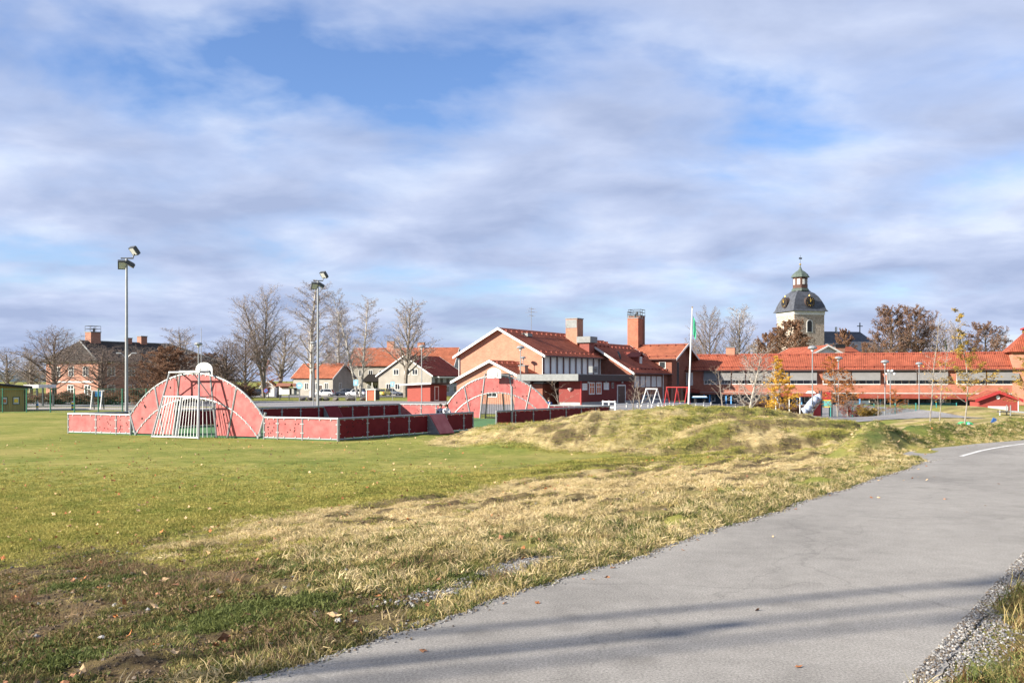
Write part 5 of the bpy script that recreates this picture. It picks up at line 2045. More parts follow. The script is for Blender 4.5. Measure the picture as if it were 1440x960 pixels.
x = PX(1357, 54)
gz = tz(x, 54)
t = thing('green_play_dome', 'low green play dome with blue disc in the grass', 'play dome', (x, 54, PZ(600, 54)))
MB().rings([[(-.42, -.3, 0), (.42, -.3, 0), (.42, .3, 0), (-.42, .3, 0)], [(-.34, -.24, .17), (.34, -.24, .17), (.34, .24, .17), (-.34, .24, .17)], [(-.2, -.15, .28), (.2, -.15, .28), (.2, .15, .28), (-.2, .15, .28)]]).build('shell', mat('dome_green', (.03, .32, .12), .4), t)
MB().tube((.08, -.29, .18), (.08, -.24, .19), .07, n=10).build('blue_disc', SIGNL, t)

x = PX(1393, 50)
t = thing('bar_frame', 'grey metal bar frame with blue top in the grass', 'climbing bars', (x, 50, PZ(606, 50)))
for k_, h_ in ((0, .5), (.16, .55), (.3, .5)):
    MB().tube((k_, 0, -.2), (k_, 0, h_), .02, n=6).build('post', STEEL, t)
MB().prism([(.03, -.04, .4), (.3, -.04, .45), (.28, -.04, .62), (.14, -.04, .68), (.05, -.04, .5)], (0, .08, 0)).build('blue_cover', STRB, t)
x = PX(1404, 50)
t = thing('low_bar_fence', 'low wire fence with one green and one white post at the right edge', 'fence', (x, 50, PZ(607, 50)))
for k_, m_ in ((0, WHITEP), (.43, GREENP), (1.3, GREENP)):
    MB().tube((k_, 0, -.2), (k_, 0, .45), .022, n=6).build('post', m_, t)
MB().tube((0, 0, .43), (1.3, 0, .43), .012, n=5).build('top_wire', STEEL, t)
MB().tube((0, 0, .2), (1.3, 0, .2), .006, n=5).build('wire', STEEL, t)
x = PX(1325, 62)
o = MB().box(-.14, .14, -.1, .1, 0, .2).box(-.15, .15, -.11, .11, .2, .23).build('utility_box', GREYP, loc=(x, 62, PZ(595.5, 62)))
tag(o, 'small grey utility box left of the green dome', 'box')
x = PX(1439, 42)
o = MB().box(-.12, .3, -.1, .1, 0, .3).box(-.13, .31, -.11, .11, .3, .33).box(-.05, -.02, -.05, .05, -.3, 0).build('utility_box', GREYP, loc=(x, 42, PZ(606, 42)))
tag(o, 'grey utility box at the right edge of the path', 'box')

# green mesh fence right of the play tower
a_, b_ = Vector((PX(1168, 78), 78, 0)), Vector((PX(1345, 82), 82, 0))
t = thing('mesh_fence', 'low green mesh fence around the playground right of the tower', 'fence', (a_.x, a_.y, tz(a_.x, a_.y) - .1), math.atan2((b_ - a_).y, (b_ - a_).x))
L__ = (b_ - a_).length
for i in range(7):
    MB().tube((i * L__ / 6, 0, 0), (i * L__ / 6, 0, 1.15), .035, n=6).build('post', mat('teal_paint', (.05, .30, .27), .5), t)
wm = MB()
for z in np.arange(.1, 1.12, .1):
    wm.tube((0, 0, z), (L__, 0, z), .006, n=3, cap=False)
for x in np.arange(0, L__, .12):
    wm.tube((x, 0, .05), (x, 0, 1.1), .006, n=3, cap=False)
wm = wm.build('wire_mesh', MATS['teal_paint'], t)
wm['kind'] = 'stuff'

# ------------------------------------------------------------------ people
SKIN = mat('skin', (.45, .27, .20), .6, .05, 3)
HAIR = mat('hair_brown', (.06, .035, .02), .8, .2, 8)


def person(label, loc, rz, pose, top, legs):
    """one skinned body; pose 'sit' (hugging the knees) or 'stand'"""
    t_ = thing('person', label, 'person', loc, rz, 'people at the court')
    if pose == 'sit':
        J = dict(pel=(0, 0, .14), ch=(0, .10, .45), nk=(0, .16, .62), hd=(0, .20, .78), sl=(-.19, .12, .55), el=(-.24, .28, .36), hl=(-.10, .45, .34), sr=(.19, .12, .55), er=(.24, .28, .36), hr=(.10, .45, .34),
                 kl=(-.13, .42, .46), al=(-.12, .62, .08), tl=(-.12, .78, .05), kr=(.13, .42, .46), ar=(.12, .62, .08), tr=(.12, .78, .05), pl=(-.10, .02, .14), pr=(.10, .02, .14))
    else:
        J = dict(pel=(0, 0, .92), ch=(0, 0, 1.25), nk=(0, 0, 1.48), hd=(0, .02, 1.64), sl=(-.19, 0, 1.40), el=(-.25, 0, 1.12), hl=(-.24, .1, .88), sr=(.19, 0, 1.40), er=(.25, .02, 1.12), hr=(.22, .14, .90),
                 kl=(-.10, .02, .50), al=(-.11, 0, .09), tl=(-.12, .16, .05), kr=(.10, .02, .50), ar=(.12, -.02, .09), tr=(.13, .14, .05), pl=(-.09, 0, .9), pr=(.09, 0, .9))
    rad = dict(pel=.15, ch=.17, nk=.06, hd=.10, sl=.075, sr=.075, el=.05, er=.05, hl=.04, hr=.04, kl=.065, kr=.065, al=.045, ar=.045, tl=.04, tr=.04, pl=.10, pr=.10)
    ed = [('pel', 'ch'), ('ch', 'nk'), ('nk', 'hd'), ('ch', 'sl'), ('sl', 'el'), ('el', 'hl'), ('ch', 'sr'), ('sr', 'er'), ('er', 'hr'), ('pel', 'pl'), ('pl', 'kl'), ('kl', 'al'), ('al', 'tl'), ('pel', 'pr'), ('pr', 'kr'), ('kr', 'ar'), ('ar', 'tr')]
    ks = list(J)
    me_ = bpy.data.meshes.new('body')
    me_.from_pydata([J[k_] for k_ in ks], [(ks.index(a), ks.index(b)) for a, b in ed], [])
    o_ = bpy.data.objects.new('body', me_)
    COL.objects.link(o_)
    sk = o_.modifiers.new('skin', 'SKIN')
    for i, k_ in enumerate(ks):
        v = me_.skin_vertices[0].data[i]
        v.radius = (rad[k_], rad[k_])
        v.use_root = k_ == 'pel'
    o_.modifiers.new('smooth', 'SUBSURF').levels = 1
    dg = bpy.context.evaluated_depsgraph_get()
    ev = o_.evaluated_get(dg)
    m2 = bpy.data.meshes.new_from_object(ev)
    o_.modifiers.clear()
    o_.data = m2
    m2.materials.clear()
    for m_ in (top, legs, SKIN):
        m2.materials.append(m_)
    hip = J['pel'][2]
    nz = J['nk'][2]
    for p_ in m2.polygons:
        c__ = p_.center
        if c__.z > nz + .02:
            p_.material_index = 2
        elif pose == 'stand' and c__.z < hip and abs(c__.x) < .17:
            p_.material_index = 1
        elif pose == 'sit' and c__.y > .3 and (c__.z < .30 or abs(c__.x) < .19) and not (c__.z > .29 and c__.y > .40 and abs(c__.x) < .12):
            p_.material_index = 1
        p_.use_smooth = True
    o_.parent = t_
    hd = Vector(J['hd'])
    bm_ = bmesh.new()
    bmesh.ops.create_icosphere(bm_, subdivisions=2, radius=.125)
    for v in bm_.verts:
        if v.co.y > .02 and v.co.z < .05:
            v.co.y = .02 + (v.co.y - .02) * .2
        v.co.z *= 1.1
        v.co += hd + Vector((0, -.02, .02))
    mh = bpy.data.meshes.new('hair')
    bm_.to_mesh(mh)
    bm_.free()
    mh.materials.append(HAIR)
    ho = bpy.data.objects.new('hair', mh)
    COL.objects.link(ho)
    ho.parent = t_
    return t_


JN, JW, JB, PT = mat('jacket_navy', (.02, .03, .07), .8), mat('jacket_white', (.55, .55, .56), .8), mat('jacket_blue', (.04, .10, .32), .8), mat('trousers_dark', (.03, .03, .035), .85)
ins = D + dDC * (vc - Wf) + Vector((-.2, -1.0, 0))
x = PX(621, 66.0)
person('person in navy jacket crouching by the far goal', (x, 66.0, .25), R(160), 'sit', JN, PT)
x = PX(627, 65.6)
person('person in white jacket crouching by the far goal', (x, 65.6, .25), R(200), 'sit', JW, PT)
x = PX(772, 74)
person('person in blue jacket standing behind the far goal wall', (x, 74.0, tz(x, 74) - .35), R(190), 'stand', JB, PT)
for px, d in ((621, 66.0), (627, 65.6)):
    pass
bx = PX(624, 66.0)
t = thing('low_bench', 'low timber bench inside the court by the far goal', 'bench', (bx, 66.0, 0), R(-10))
MB().box(-.6, .6, -.2, .2, .2, .25).build('seat', OLDWHITE, t)
for k_ in (-.5, .5):
    MB().box(k_ - .04, k_ + .04, -.16, .16, 0, .2).build('leg', OLDWHITE, t)

# ------------------------------------------------------------------ trees
BARK = mat('bark_brown', (.115, .090, .070), .95, .25, 4.0)
BARKG = mat('bark_grey', (.20, .175, .15), .95, .25, 4.0)
BIRCHB = mat('birch_bark', (.10, .09, .08), .85, .2, 3.0, col2=(.40, .38, .35), stretch=(1, 1, .35), lo=.36, hi=.46)
TWIG = mat('twig_brown', (.21, .165, .138), .95, .2, .6)
TWIGP = mat('twig_pale', (.33, .285, .262), .95, .2, .6)
TWIGR = mat('twig_rust', (.23, .145, .10), .95, .2, .6)
SAPB = mat('sapling_bark', (.08, .07, .06), .85, .2, 3.0, col2=(.26, .24, .21), stretch=(1, 1, .35), lo=.36, hi=.5)
LEAFB = mat('leaf_rust', (.19, .105, .062), .9, .35, .5, trans=.25)
LEAFY = mat('leaf_yellow', (.60, .36, .045), .85, .35, 2.5, trans=.35)
LEAFO = mat('leaf_olive', (.36, .25, .05), .85, .4, 2.5, trans=.35)
LEAFR = mat('leaf_red', (.25, .035, .02), .85, .35, 2.5, trans=.3)
LEAFG = mat('leaf_dark_green', (.03, .055, .02), .85, .35, 2.5, trans=.2)
LEAFOR = mat('leaf_orange', (.40, .15, .03), .85, .35, 2.0, trans=.3)


def rvec(r_):
    z = r_.uniform(-1, 1)
    t_ = r_.uniform(0, 2 * math.pi)
    s_ = math.sqrt(1 - z * z)
    return Vector((s_ * math.cos(t_), s_ * math.sin(t_), z))


class Tree:
    def __init__(s, seed):
        s.r = random.Random(seed)
        s.limb, s.twig, s.leaf = MB(), MB(), MB()

    def tube(s, p, q, r0, r1, n):
        s.limb.tube(p, q, r0, r1, n, cap=False)

    def ribbon(s, p, q, w0, w1):
        d = (q - p)
        n = d.cross(rvec(s.r))
        if n.length < 1e-5:
            return
        n.normalize()
        o = len(s.twig.v)
        s.twig.v += [tuple(p - n * w0), tuple(p + n * w0), tuple(q + n * w1), tuple(q - n * w1)]
        s.twig.f.append((o, o + 1, o + 2, o + 3))

    def leafat(s, p, size):
        a = rvec(s.r) * size
        b = a.cross(rvec(s.r))
        if b.length < 1e-6:
            return
        b = b.normalized() * size * .6
        o = len(s.leaf.v)
        s.leaf.v += [tuple(p - a), tuple(p + b * .9), tuple(p + a), tuple(p - b * .9)]
        s.leaf.f.append((o, o + 1, o + 2, o + 3))

    def grow(s, p, d, length, rad, lev, cfg):
        r_ = s.r
        nseg = cfg['seg'][lev]
        pts = [Vector(p)]
        d = d.normalized()
        for i in range(nseg):
            f = (i + 1) / nseg
            d = (d + rvec(r_) * cfg['wig'][lev] + Vector((0, 0, cfg['up'][lev] * (1 if f < cfg['bend'] else -cfg['droop'])))).normalized()
            q = pts[-1] + d * (length / nseg)
            r0 = rad * (1 - (i / nseg) * .8)
            r1 = rad * (1 - ((i + 1) / nseg) * .8)
            if lev <= cfg['tubelev']:
                s.tube(pts[-1], q, r0, r1, 6 if lev == 0 else 4)
            else:
                s.ribbon(pts[-1], q, r0, r1)
            pts.append(q)
        if lev + 1 < len(cfg['n']):
            n = cfg['n'][lev + 1]
            n = max(1, int(n * r_.uniform(.8, 1.2)))
            st = cfg['start'][lev]
            for k_ in range(n):
                f = st + (1 - st) * (k_ + r_.uniform(0, 1)) / n
                x = f * nseg
                i = min(nseg - 1, int(x))
                q = pts[i].lerp(pts[i + 1], x - i)
                ax = (pts[i + 1] - pts[i]).normalized()
                side = ax.cross(rvec(r_))
                if side.length < 1e-4:
                    continue
                side.normalize()
                if lev == 0 and cfg.get('flat', 0) == 0:
                    ga = k_ * 2.39996 + r_.uniform(-.4, .4)
                    side = Vector((math.cos(ga), math.sin(ga), 0))
                an = R(cfg['ang'][lev + 1] + r_.uniform(-12, 12))
                dd_ = ax * math.cos(an) + side * math.sin(an)
                if lev == 0:
                    ll = cfg['crown'](f) * r_.uniform(.8, 1.15)
                else:
                    ll = length * cfg['ratio'][lev + 1] * r_.uniform(.6, 1.2) * (1 - .45 * f)
                rr = max(cfg['minr'], min(rad * (1 - .8 * f) * cfg['rr'][lev + 1], ll * .02 + .004))
                s.grow(q, dd_, ll, rr, lev + 1, cfg)
        if lev == len(cfg['n']) - 1 and cfg.get('leaf', 0) and r_.random() < cfg.get('leafp', 1) * min(1, length / cfg['leafsz'] / 1.2):
            for k_ in range(cfg['leaf']):
                s.leafat(pts[-1].lerp(pts[0], r_.uniform(0, 1)) + rvec(r_) * cfg['leafsz'] * 1.5, cfg['leafsz'] * r_.uniform(.6, 1.3))


def tree_proto(name, seed, H, rad, cfg, stems=1, lean=.0, bark=BARK, twig=TWIG, leafm=None):
    T = Tree(seed)
    for k_ in range(stems):
        a_ = k_ * 2.5 + seed
        d = Vector((math.cos(a_) * lean, math.sin(a_) * lean, 1))
        T.grow(Vector((math.cos(a_) * .12 * (stems > 1), math.sin(a_) * .12 * (stems > 1), -.15)), d, H * (1 if k_ == 0 else .92), rad, 0, cfg)
    me1 = T.limb.mesh(name + '_trunk', bark, fix=False)
    me2 = T.twig.mesh(name + '_crown', twig, fix=False)
    me3 = T.leaf.mesh(name + '_foliage', leafm, fix=False) if leafm and T.leaf.f else None
    vs_ = np.array(T.twig.v + T.leaf.v)
    return dict(trunk=me1, crown=me2, foliage=me3, H=float(np.percentile(vs_[:, 2], 99.7)), W=float(np.percentile(np.hypot(vs_[:, 0], vs_[:, 1]), 88) * 2))


def CFG(**k_):
    c = dict(seg=[9, 5, 4, 2, 1], wig=[.045, .17, .22, .22, .2], up=[.02, .10, .05, .0, 0], bend=.7, droop=.3, tubelev=1, n=[1, 36, 11, 9, 3], start=[.25, .18, .1, .05], ang=[0, 48, 45, 42, 40],
             ratio=[0, 0, .42, .42, .5], rr=[1, .5, .5, .5, .6], minr=.012, crown=lambda f: 4.0)
    c.update(k_)
    return c


PR = {}
PR['linden'] = tree_proto('linden', 1, 14, .30, CFG(crown=lambda f: 5.4 * (.45 + .9 * math.sin(math.pi * min(1, f * .95)) ** .8) * (1.15 - f * .55), n=[1, 42, 12, 10, 4], ang=[0, 50, 45, 42, 40], start=[.16, .2, .1, .05]), bark=BARK, twig=TWIG)
PR['linden_pale'] = tree_proto('linden_pale', 5, 14, .28, CFG(crown=lambda f: 5.2 * (1.2 - f * .75), n=[1, 42, 12, 10, 4], ang=[0, 42, 42, 40, 40], up=[.02, .13, .06, .02, 0]), bark=BARKG, twig=TWIGP)
PR['birch'] = tree_proto('birch', 2, 18, .24, CFG(crown=lambda f: 3.9 * (1.05 - f * .72) + .6, n=[1, 50, 14, 13, 4], ang=[0, 36, 45, 60, 35], up=[.01, .07, -.02, -.30, -.4], bend=.55, droop=.6, start=[.22, .2, .1, .05], minr=.0085), stems=1, bark=BIRCHB, twig=TWIGP)
PR['birch_forked'] = tree_proto('birch_forked', 9, 18, .20, CFG(crown=lambda f: 2.9 * (1.05 - f * .6) + .5, n=[1, 44, 13, 13, 4], ang=[0, 38, 45, 60, 35], up=[.012, .06, -.02, -.30, -.4], bend=.55, droop=.6, start=[.25, .2, .1, .05], minr=.0085), stems=2, lean=.14, bark=BIRCHB, twig=TWIGP)
PR['aspen'] = tree_proto('aspen', 4, 18, .26, CFG(crown=lambda f: 3.9 * (.75 + .6 * math.sin(math.pi * f)) * (1.1 - f * .35), n=[1, 44, 13, 11, 3], ang=[0, 38, 42, 42, 40], up=[.01, .12, .08, 0, 0], start=[.25, .2, .1, .05], minr=.009), stems=2, lean=.07, bark=BARKG, twig=TWIGP)
PR['beech'] = tree_proto('beech', 6, 12, .30, CFG(crown=lambda f: 5.2 * math.sqrt(max(.12, 1 - (f - .35) ** 2 * 2.2)) * (1.1 - .5 * f), n=[1, 44, 12, 8, 2], ang=[0, 58, 45, 42, 40], start=[.1, .2, .1, .05], leaf=6, leafsz=.085, leafp=1), bark=BARK, twig=TWIGR, leafm=LEAFB)
PR['round_bare'] = tree_proto('round_bare', 8, 12, .30, CFG(crown=lambda f: 5.2 * math.sqrt(max(.15, 1 - (f - .4) ** 2 * 2.0)) * (1.1 - .45 * f), n=[1, 46, 12, 10, 3], ang=[0, 52, 45, 42, 40], start=[.12, .2, .1, .05], leaf=3, leafsz=.065, leafp=.9, minr=.016), bark=BARK, twig=TWIG, leafm=LEAFB)
PR['rowan'] = tree_proto('rowan', 11, 4.6, .075, CFG(crown=lambda f: 2.0 * (1.1 - f * .6), n=[1, 26, 10, 7, 2], ang=[0, 42, 42, 42, 40], start=[.18, .15, .1, .05], up=[.01, .10, .05, 0, 0], minr=.010), bark=mat('bark_pale', (.30, .275, .24), .9, .15, 3), twig=mat('twig_rowan', (.31, .275, .25), .9, .15, 1))
PR['larch'] = tree_proto('larch', 12, 3.6, .035, CFG(crown=lambda f: 1.1 * (1.08 - f), n=[1, 40, 10, 6], seg=[8, 4, 2, 1], ang=[0, 68, 50, 40], start=[.14, .1, .05], leaf=5, leafsz=.036, leafp=1, minr=.004), bark=BARKG, twig=TWIGR, leafm=LEAFY)
PR['sapling_yellow'] = tree_proto('sapling_yellow', 13, 6.0, .022, CFG(crown=lambda f: 1.5 * max(.12, 1.05 - f * 1.15), n=[1, 30, 9, 5], seg=[9, 4, 3, 1], ang=[0, 44, 42, 40], start=[.2, .15, .05], leaf=4, leafsz=.034, leafp=.85, minr=.003), bark=SAPB, twig=TWIGR, leafm=LEAFO)
PR['sapling_birch'] = tree_proto('sapling_birch', 14, 6.0, .020, CFG(crown=lambda f: 1.2 * max(.12, 1.05 - f * 1.0), n=[1, 30, 8, 4], seg=[9, 4, 2, 1], ang=[0, 38, 40, 40], start=[.22, .15, .05], up=[.01, .1, .05, 0], leaf=1, leafsz=.03, leafp=.12, minr=.004), bark=SAPB, twig=TWIGP, leafm=LEAFY)
PR['sapling_orange'] = tree_proto('sapling_orange', 15, 4.5, .024, CFG(crown=lambda f: 1.25 * (1.05 - f * .8), n=[1, 26, 9, 5], seg=[8, 4, 3, 1], ang=[0, 46, 42, 40], start=[.15, .15, .05], leaf=3, leafsz=.036, leafp=.8, minr=.004), bark=SAPB, twig=TWIGR, leafm=LEAFOR)
PR['sapling_bare'] = tree_proto('sapling_bare', 16, 3.2, .05, CFG(crown=lambda f: 1.4 * (1.1 - f * .6), n=[1, 12, 5, 3], seg=[6, 4, 2, 1], ang=[0, 44, 40, 40], start=[.3, .2, .05], up=[.01, .1, .05, 0], minr=.006), bark=BARKG, twig=mat('twig_light', (.34, .25, .18), .9, .2, 1.0))
PR['bush'] = tree_proto('bush', 17, 1.6, .03, CFG(crown=lambda f: 1.0, n=[1, 9, 8, 5], seg=[4, 4, 3, 1], ang=[0, 50, 45, 40], start=[.05, .1, .05], leaf=2, leafsz=.06, leafp=.6, minr=.006), stems=5, lean=.4, bark=BARK, twig=TWIGR, leafm=LEAFR)
PR['bush_green'] = tree_proto('bush_green', 18, 1.4, .03, CFG(crown=lambda f: .9, n=[1, 9, 8, 5], seg=[4, 4, 3, 1], ang=[0, 50, 45, 40], start=[.05, .1, .05], leaf=3, leafsz=.06, leafp=.9, minr=.006), stems=5, lean=.4, bark=BARK, twig=TWIGR, leafm=LEAFO)
PR['hedge_bare'] = tree_proto('hedge_bare', 19, 2.2, .04, CFG(crown=lambda f: 1.5, n=[1, 10, 9, 6], seg=[4, 4, 3, 1], ang=[0, 50, 45, 40], start=[.05, .1, .05], leaf=3, leafsz=.08, leafp=.9, minr=.014), stems=6, lean=.5, bark=BARK, twig=TWIG, leafm=LEAFB)
PR['conifer'] = tree_proto('conifer', 20, 9, .16, CFG(crown=lambda f: 1.7 * (1.05 - f), n=[1, 60, 8, 4], seg=[8, 3, 2, 1], ang=[0, 80, 50, 40], start=[.05, .1, .05], up=[0, -.02, 0, 0], leaf=3, leafsz=.12, leafp=1), bark=BARK, twig=TWIG, leafm=LEAFG)


def plant(kind, label, px, d, ytop, wpx, name='tree', cat='tree', group=None, rz=None, zb=None, xy=None):
    p_ = PR[kind]
    x_ = PX(px, d) if xy is None else xy[0]
    y_ = d if xy is None else xy[1]
    z0 = tz(x_, y_) if zb is None else zb
    H_ = (PZ(ytop, d) - z0) if xy is None else ytop
    W__ = wpx / F * d if xy is None else wpx
    t_ = thing(name, label, cat, (x_, y_, z0 - .05), random.uniform(0, 6.28) if rz is None else rz, group)
    t_.scale = (W__ / p_['W'], W__ / p_['W'], H_ / p_['H'])
    for nm in ('trunk', 'crown', 'foliage'):
        if p_[nm] is None:
            continue
        o_ = bpy.data.objects.new(nm, p_[nm])
        COL.objects.link(o_)
        o_.parent = t_
    return t_


GL, GS, GB, GY_ = 'bare trees behind the court', 'trees behind the school', 'bushes and hedges', 'young trees around the playground'
plant('linden_pale', 'pale bare tree at the far left edge behind the shed', 12, 170, 492, 60, group=GL)
plant('linden_pale', 'pale bare tree between left edge and the spreading bare tree', 44, 165, 488, 50, group=GL)
plant('linden', 'spreading bare tree left of the brick house', 76, 128, 459, 92, group=GL)
plant('linden', 'bare tree in front of the brick house corner', 143, 122, 484, 92, group=GL)
plant('linden', 'bare tree just right of the tall left floodlight mast', 200, 128, 486, 62, group=GL)
plant('beech', 'broad rust brown leafed tree right of the brick house', 240, 120, 486, 80, group=GL)
plant('linden_pale', 'pale bare tree left of the basketball board', 258, 135, 459, 66, group=GL)
plant('linden', 'dark bare tree right of the basketball board', 318, 140, 474, 74, group=GL)
plant('linden', 'dark bare tree just left of the tall aspen', 345, 165, 463, 60, group=GL)
plant('aspen', 'tallest aspen with two stems above the black car', 372, 168, 400, 66, group=GL)
plant('linden_pale', 'bare tree beside the tall aspen', 392, 178, 458, 62, group=GL)
plant('birch', 'tall drooping birch beside the second floodlight mast', 439, 188, 396, 72, group=GL)
plant('birch', 'slim birch between the second mast and the forked birch', 474, 215, 432, 52, group=GL)
plant('birch_forked', 'forked white birch in front of the parked cars', 505, 186, 406, 72, group=GL)
plant('linden_pale', 'bare tree in front of the beige gabled house', 570, 182, 421, 64, group=GL)
plant('sapling_orange', 'small orange leafed tree under the tall aspen', 378, 172, 503, 34, group=GL, name='small_tree')
plant('beech', 'dark brown leafed tree at the back left of the aspen', 300, 175, 496, 60, group=GL)
for i, (px, d, yt, w, lab) in enumerate(((20, 100, 552, 60, 'bare hedge behind the ochre shed'), (75, 112, 549, 60, 'bare hedge below the spreading bare tree'), (118, 112, 550, 55, 'bare hedge in front of the brick house'), (160, 112, 548, 60, 'bare hedge left of the tall mast'), (212, 110, 540, 60, 'bare hedge behind the near goal wall'), (255, 112, 538, 60, 'bare hedge below the basketball board'), (318, 125, 535, 60, 'bare hedge right of the basketball board'), (340, 140, 540, 40, 'bare hedge near the black car'))):
    plant('hedge_bare', lab, px, d, yt, w, 'hedge', 'hedge', GB)
# behind the school
plant('linden', 'bare tree left of two behind the flagpole', 998, 205, 429, 46, group=GS)
plant('linden_pale', 'bare tree right of two behind the flagpole', 1037, 205, 428, 50, group=GS)
plant('linden', 'low bare tree behind the wing beside the flagpole', 975, 215, 470, 40, group=GS)
plant('beech', 'broad rust brown oak in front of the church tower', 1106, 200, 450, 70, group=GS)
plant('beech', 'rust brown tree left of the broad oak', 1075, 215, 468, 50, group=GS)
plant('beech', 'rust brown tree in front of the church nave', 1188, 205, 462, 32, group=GS)
plant('beech', 'rust brown tree below the nave cross', 1219, 215, 481, 22, group=GS)
plant('round_bare', 'large bare tree right of the church', 1252, 200, 430, 66, group=GS)
plant('round_bare', 'dark bare tree second right of the church', 1287, 205, 430, 60, group=GS)
plant('linden', 'dark bare tree between the large bare tree and the conifers', 1318, 215, 446, 46, group=GS)
plant('linden_pale', 'thin bare tree behind the conifers', 1343, 220, 450, 40, group=GS)
plant('round_bare', 'rounded brown bare tree near the right edge', 1385, 205, 453, 62, group=GS)
plant('conifer', 'small dark conifer left of two behind the wing', 1333, 195, 475, 13, group=GS)
plant('conifer', 'small dark conifer right of two behind the wing', 1350, 195, 474, 15, group=GS)
# young trees
plant('rowan', 'pale bare rowan standing behind the mound crest', 1053, 66, 480, 72, group=GY_)
plant('sapling_bare', 'thin bare sapling left of the rowan', 1017, 80, 512, 42, group=GY_)
plant('larch', 'golden yellow larch behind the mound', 1097, 72, 500, 40, group=GY_)
plant('sapling_orange', 'orange leafed birch beside the play tower', 1178, 76, 498, 48, group=GY_)
plant('sapling_orange', 'small orange tree right of the play tower', 1192, 78, 520, 36, group=GY_)
plant('bush', 'red leafed bush by the playground fence', 1200, 79, 566, 42, 'bush', 'bush', GB)
plant('bush_green', 'olive green bush by the playground fence', 1222, 76, 570, 34, 'bush', 'bush', GB)
plant('sapling_bare', 'dark thin sapling in front of the middle domed lamp', 1235, 74, 550, 26, group=GY_)
plant('sapling_birch', 'tall slender birch left of two white stems', 1308, 52, 437, 46, group=GY_, zb=PZ(596, 52))
plant('sapling_birch', 'slender birch right of two white stems', 1321, 54, 470, 34, group=GY_, zb=PZ(596, 54))
plant('sapling_yellow', 'yellow leafed young tree beside the green dome', 1356, 50, 432, 68, group=GY_, zb=PZ(600, 50))
plant('sapling_yellow', 'yellow leafed young tree at the right picture edge', 1443, 48, 455, 50, group=GY_)
plant('sapling_orange', 'small orange tree behind the yellow young tree', 1262, 84, 545, 30, group=GY_)
plant('bush_green', 'dark green bush at the right picture edge', 1433, 44, 590, 16, 'bush', 'bush', GB)
plant('sapling_bare', 'bare sapling in front of the red timber block porch', 787, 86, 532, 36, group=GY_)
plant('sapling_bare', 'left of two bare saplings before the framed door', 890, 84, 534, 30, group=GY_)
plant('sapling_bare', 'right of two bare saplings before the framed door', 901, 80, 526, 32, group=GY_)
for i, (px, d, yt, w, lab) in enumerate(((1115, 96, 566, 60, 'brown hedge left of the tube slide'), (1070, 100, 562, 50, 'brown hedge behind the larch'))):
    plant('hedge_bare', lab, px, d, yt, w, 'hedge', 'hedge', GB)
for i, (px, w) in enumerate(((1091, 0), (1110, 0), (1125, 0))):
    x = PX(px, 80)
    o = MB().tube((0, 0, -.1), (0, 0, 1.5), .04, n=6).lathe([(.05, 0), (.05, .03), (.01, .05)], 6, (0, 0, 1.5)).build('tree_stake', OLDWHITE, loc=(x, 80, tz(x, 80)))
    tag(o, ('timber stake left of the golden larch', 'timber stake right of the golden larch', 'timber stake beside the tube slide')[i], 'stake', 'timber stakes')

# poles added out of view for their shadow bands; lamp posts shadow the path too
WOODP = mat('shadow_pole_wood', (.16, .12, .09), .9, .2, 3)
tn = math.tan(R(SUN_EL))
for i, (xt_, yt_, dist) in enumerate(((5.2, 8.95, 30.0), (5.6, 8.55, 33.5), (4.6, 7.75, 37.0))):
    x, y = xt_ + SUN_AZ[0] * dist, yt_ + SUN_AZ[1] * dist
    z0 = tz(x, y)
    h = 1.0 + dist * tn - z0
    t = thing('shadow_pole', ('nearest', 'middle', 'farthest')[i] + ' added wooden pole outside the picture, casting shadow on the path', 'shadow pole', (x, y, z0), R(40), 'added poles casting shadow bands on the path')
    MB().tube((0, 0, -.2), (0, 0, h), .09, .06, 8).build('pole', WOODP, t)
    MB().box(-.5, .5, -.05, .05, h - .5, h - .38).build('cross_arm', WOODP, t)
    for k_ in (-.4, .4):
        MB().lathe([(.03, 0), (.05, .05), (.03, .12)], 6, (k_, 0, h - .38)).build('insulator', WHITEP, t)
for i, (x, y, h) in enumerate([(1.6 + SUN_AZ[0] * 15, 7.0 + SUN_AZ[1] * 15, 1 + 15 * tn), (1.2 + SUN_AZ[0] * 17, 6.75 + SUN_AZ[1] * 17, 1 + 17 * tn)]):
    z0 = tz(x, y)
    h -= z0
    t = thing('path_lamp', ('nearer', 'farther')[i] + ' lamp post outside the picture on the left', 'lamp post', (x, y, z0), 0, 'lamp posts left of the path')
    MB().tube((0, 0, -.1), (0, 0, h), .045, .03, 8).build('pole', GREYPOLE, t)
    MB().lathe([(.05, -.12), (.09, -.1), (.09, 0), (.02, .05)], 10, (0, 0, h)).build('lamp_hood', GREYPOLE, t)

# far wood along the horizon
def wood_mesh(kinds):
    vs_, fs_, mi = [], [], []
    for k__, dx in kinds:
        for part_ in ('trunk', 'crown', 'foliage'):
            m_ = PR[k__][part_]
            if m_ is None:
                continue
            o_ = len(vs_)
            vs_ += [(v.co.x + dx, v.co.y, v.co.z) for v in m_.vertices]
            step = 1 if part_ == 'trunk' else 2
            for p_ in list(m_.polygons)[::step]:
                fs_.append(tuple(i + o_ for i in p_.vertices))
                mi.append({'trunk': 0, 'crown': 1, 'foliage': 2}[part_])
    me_ = bpy.data.meshes.new('far_tree')
    me_.from_pydata(vs_, [], fs_)
    for m_ in (BARK, TWIG, LEAFB):
        me_.materials.append(m_)
    me_.polygons.foreach_set('material_index', mi)
    return me_


WOOD = [wood_mesh([('round_bare', 0)]), wood_mesh([('beech', 0)]), wood_mesh([('linden', 0)])]

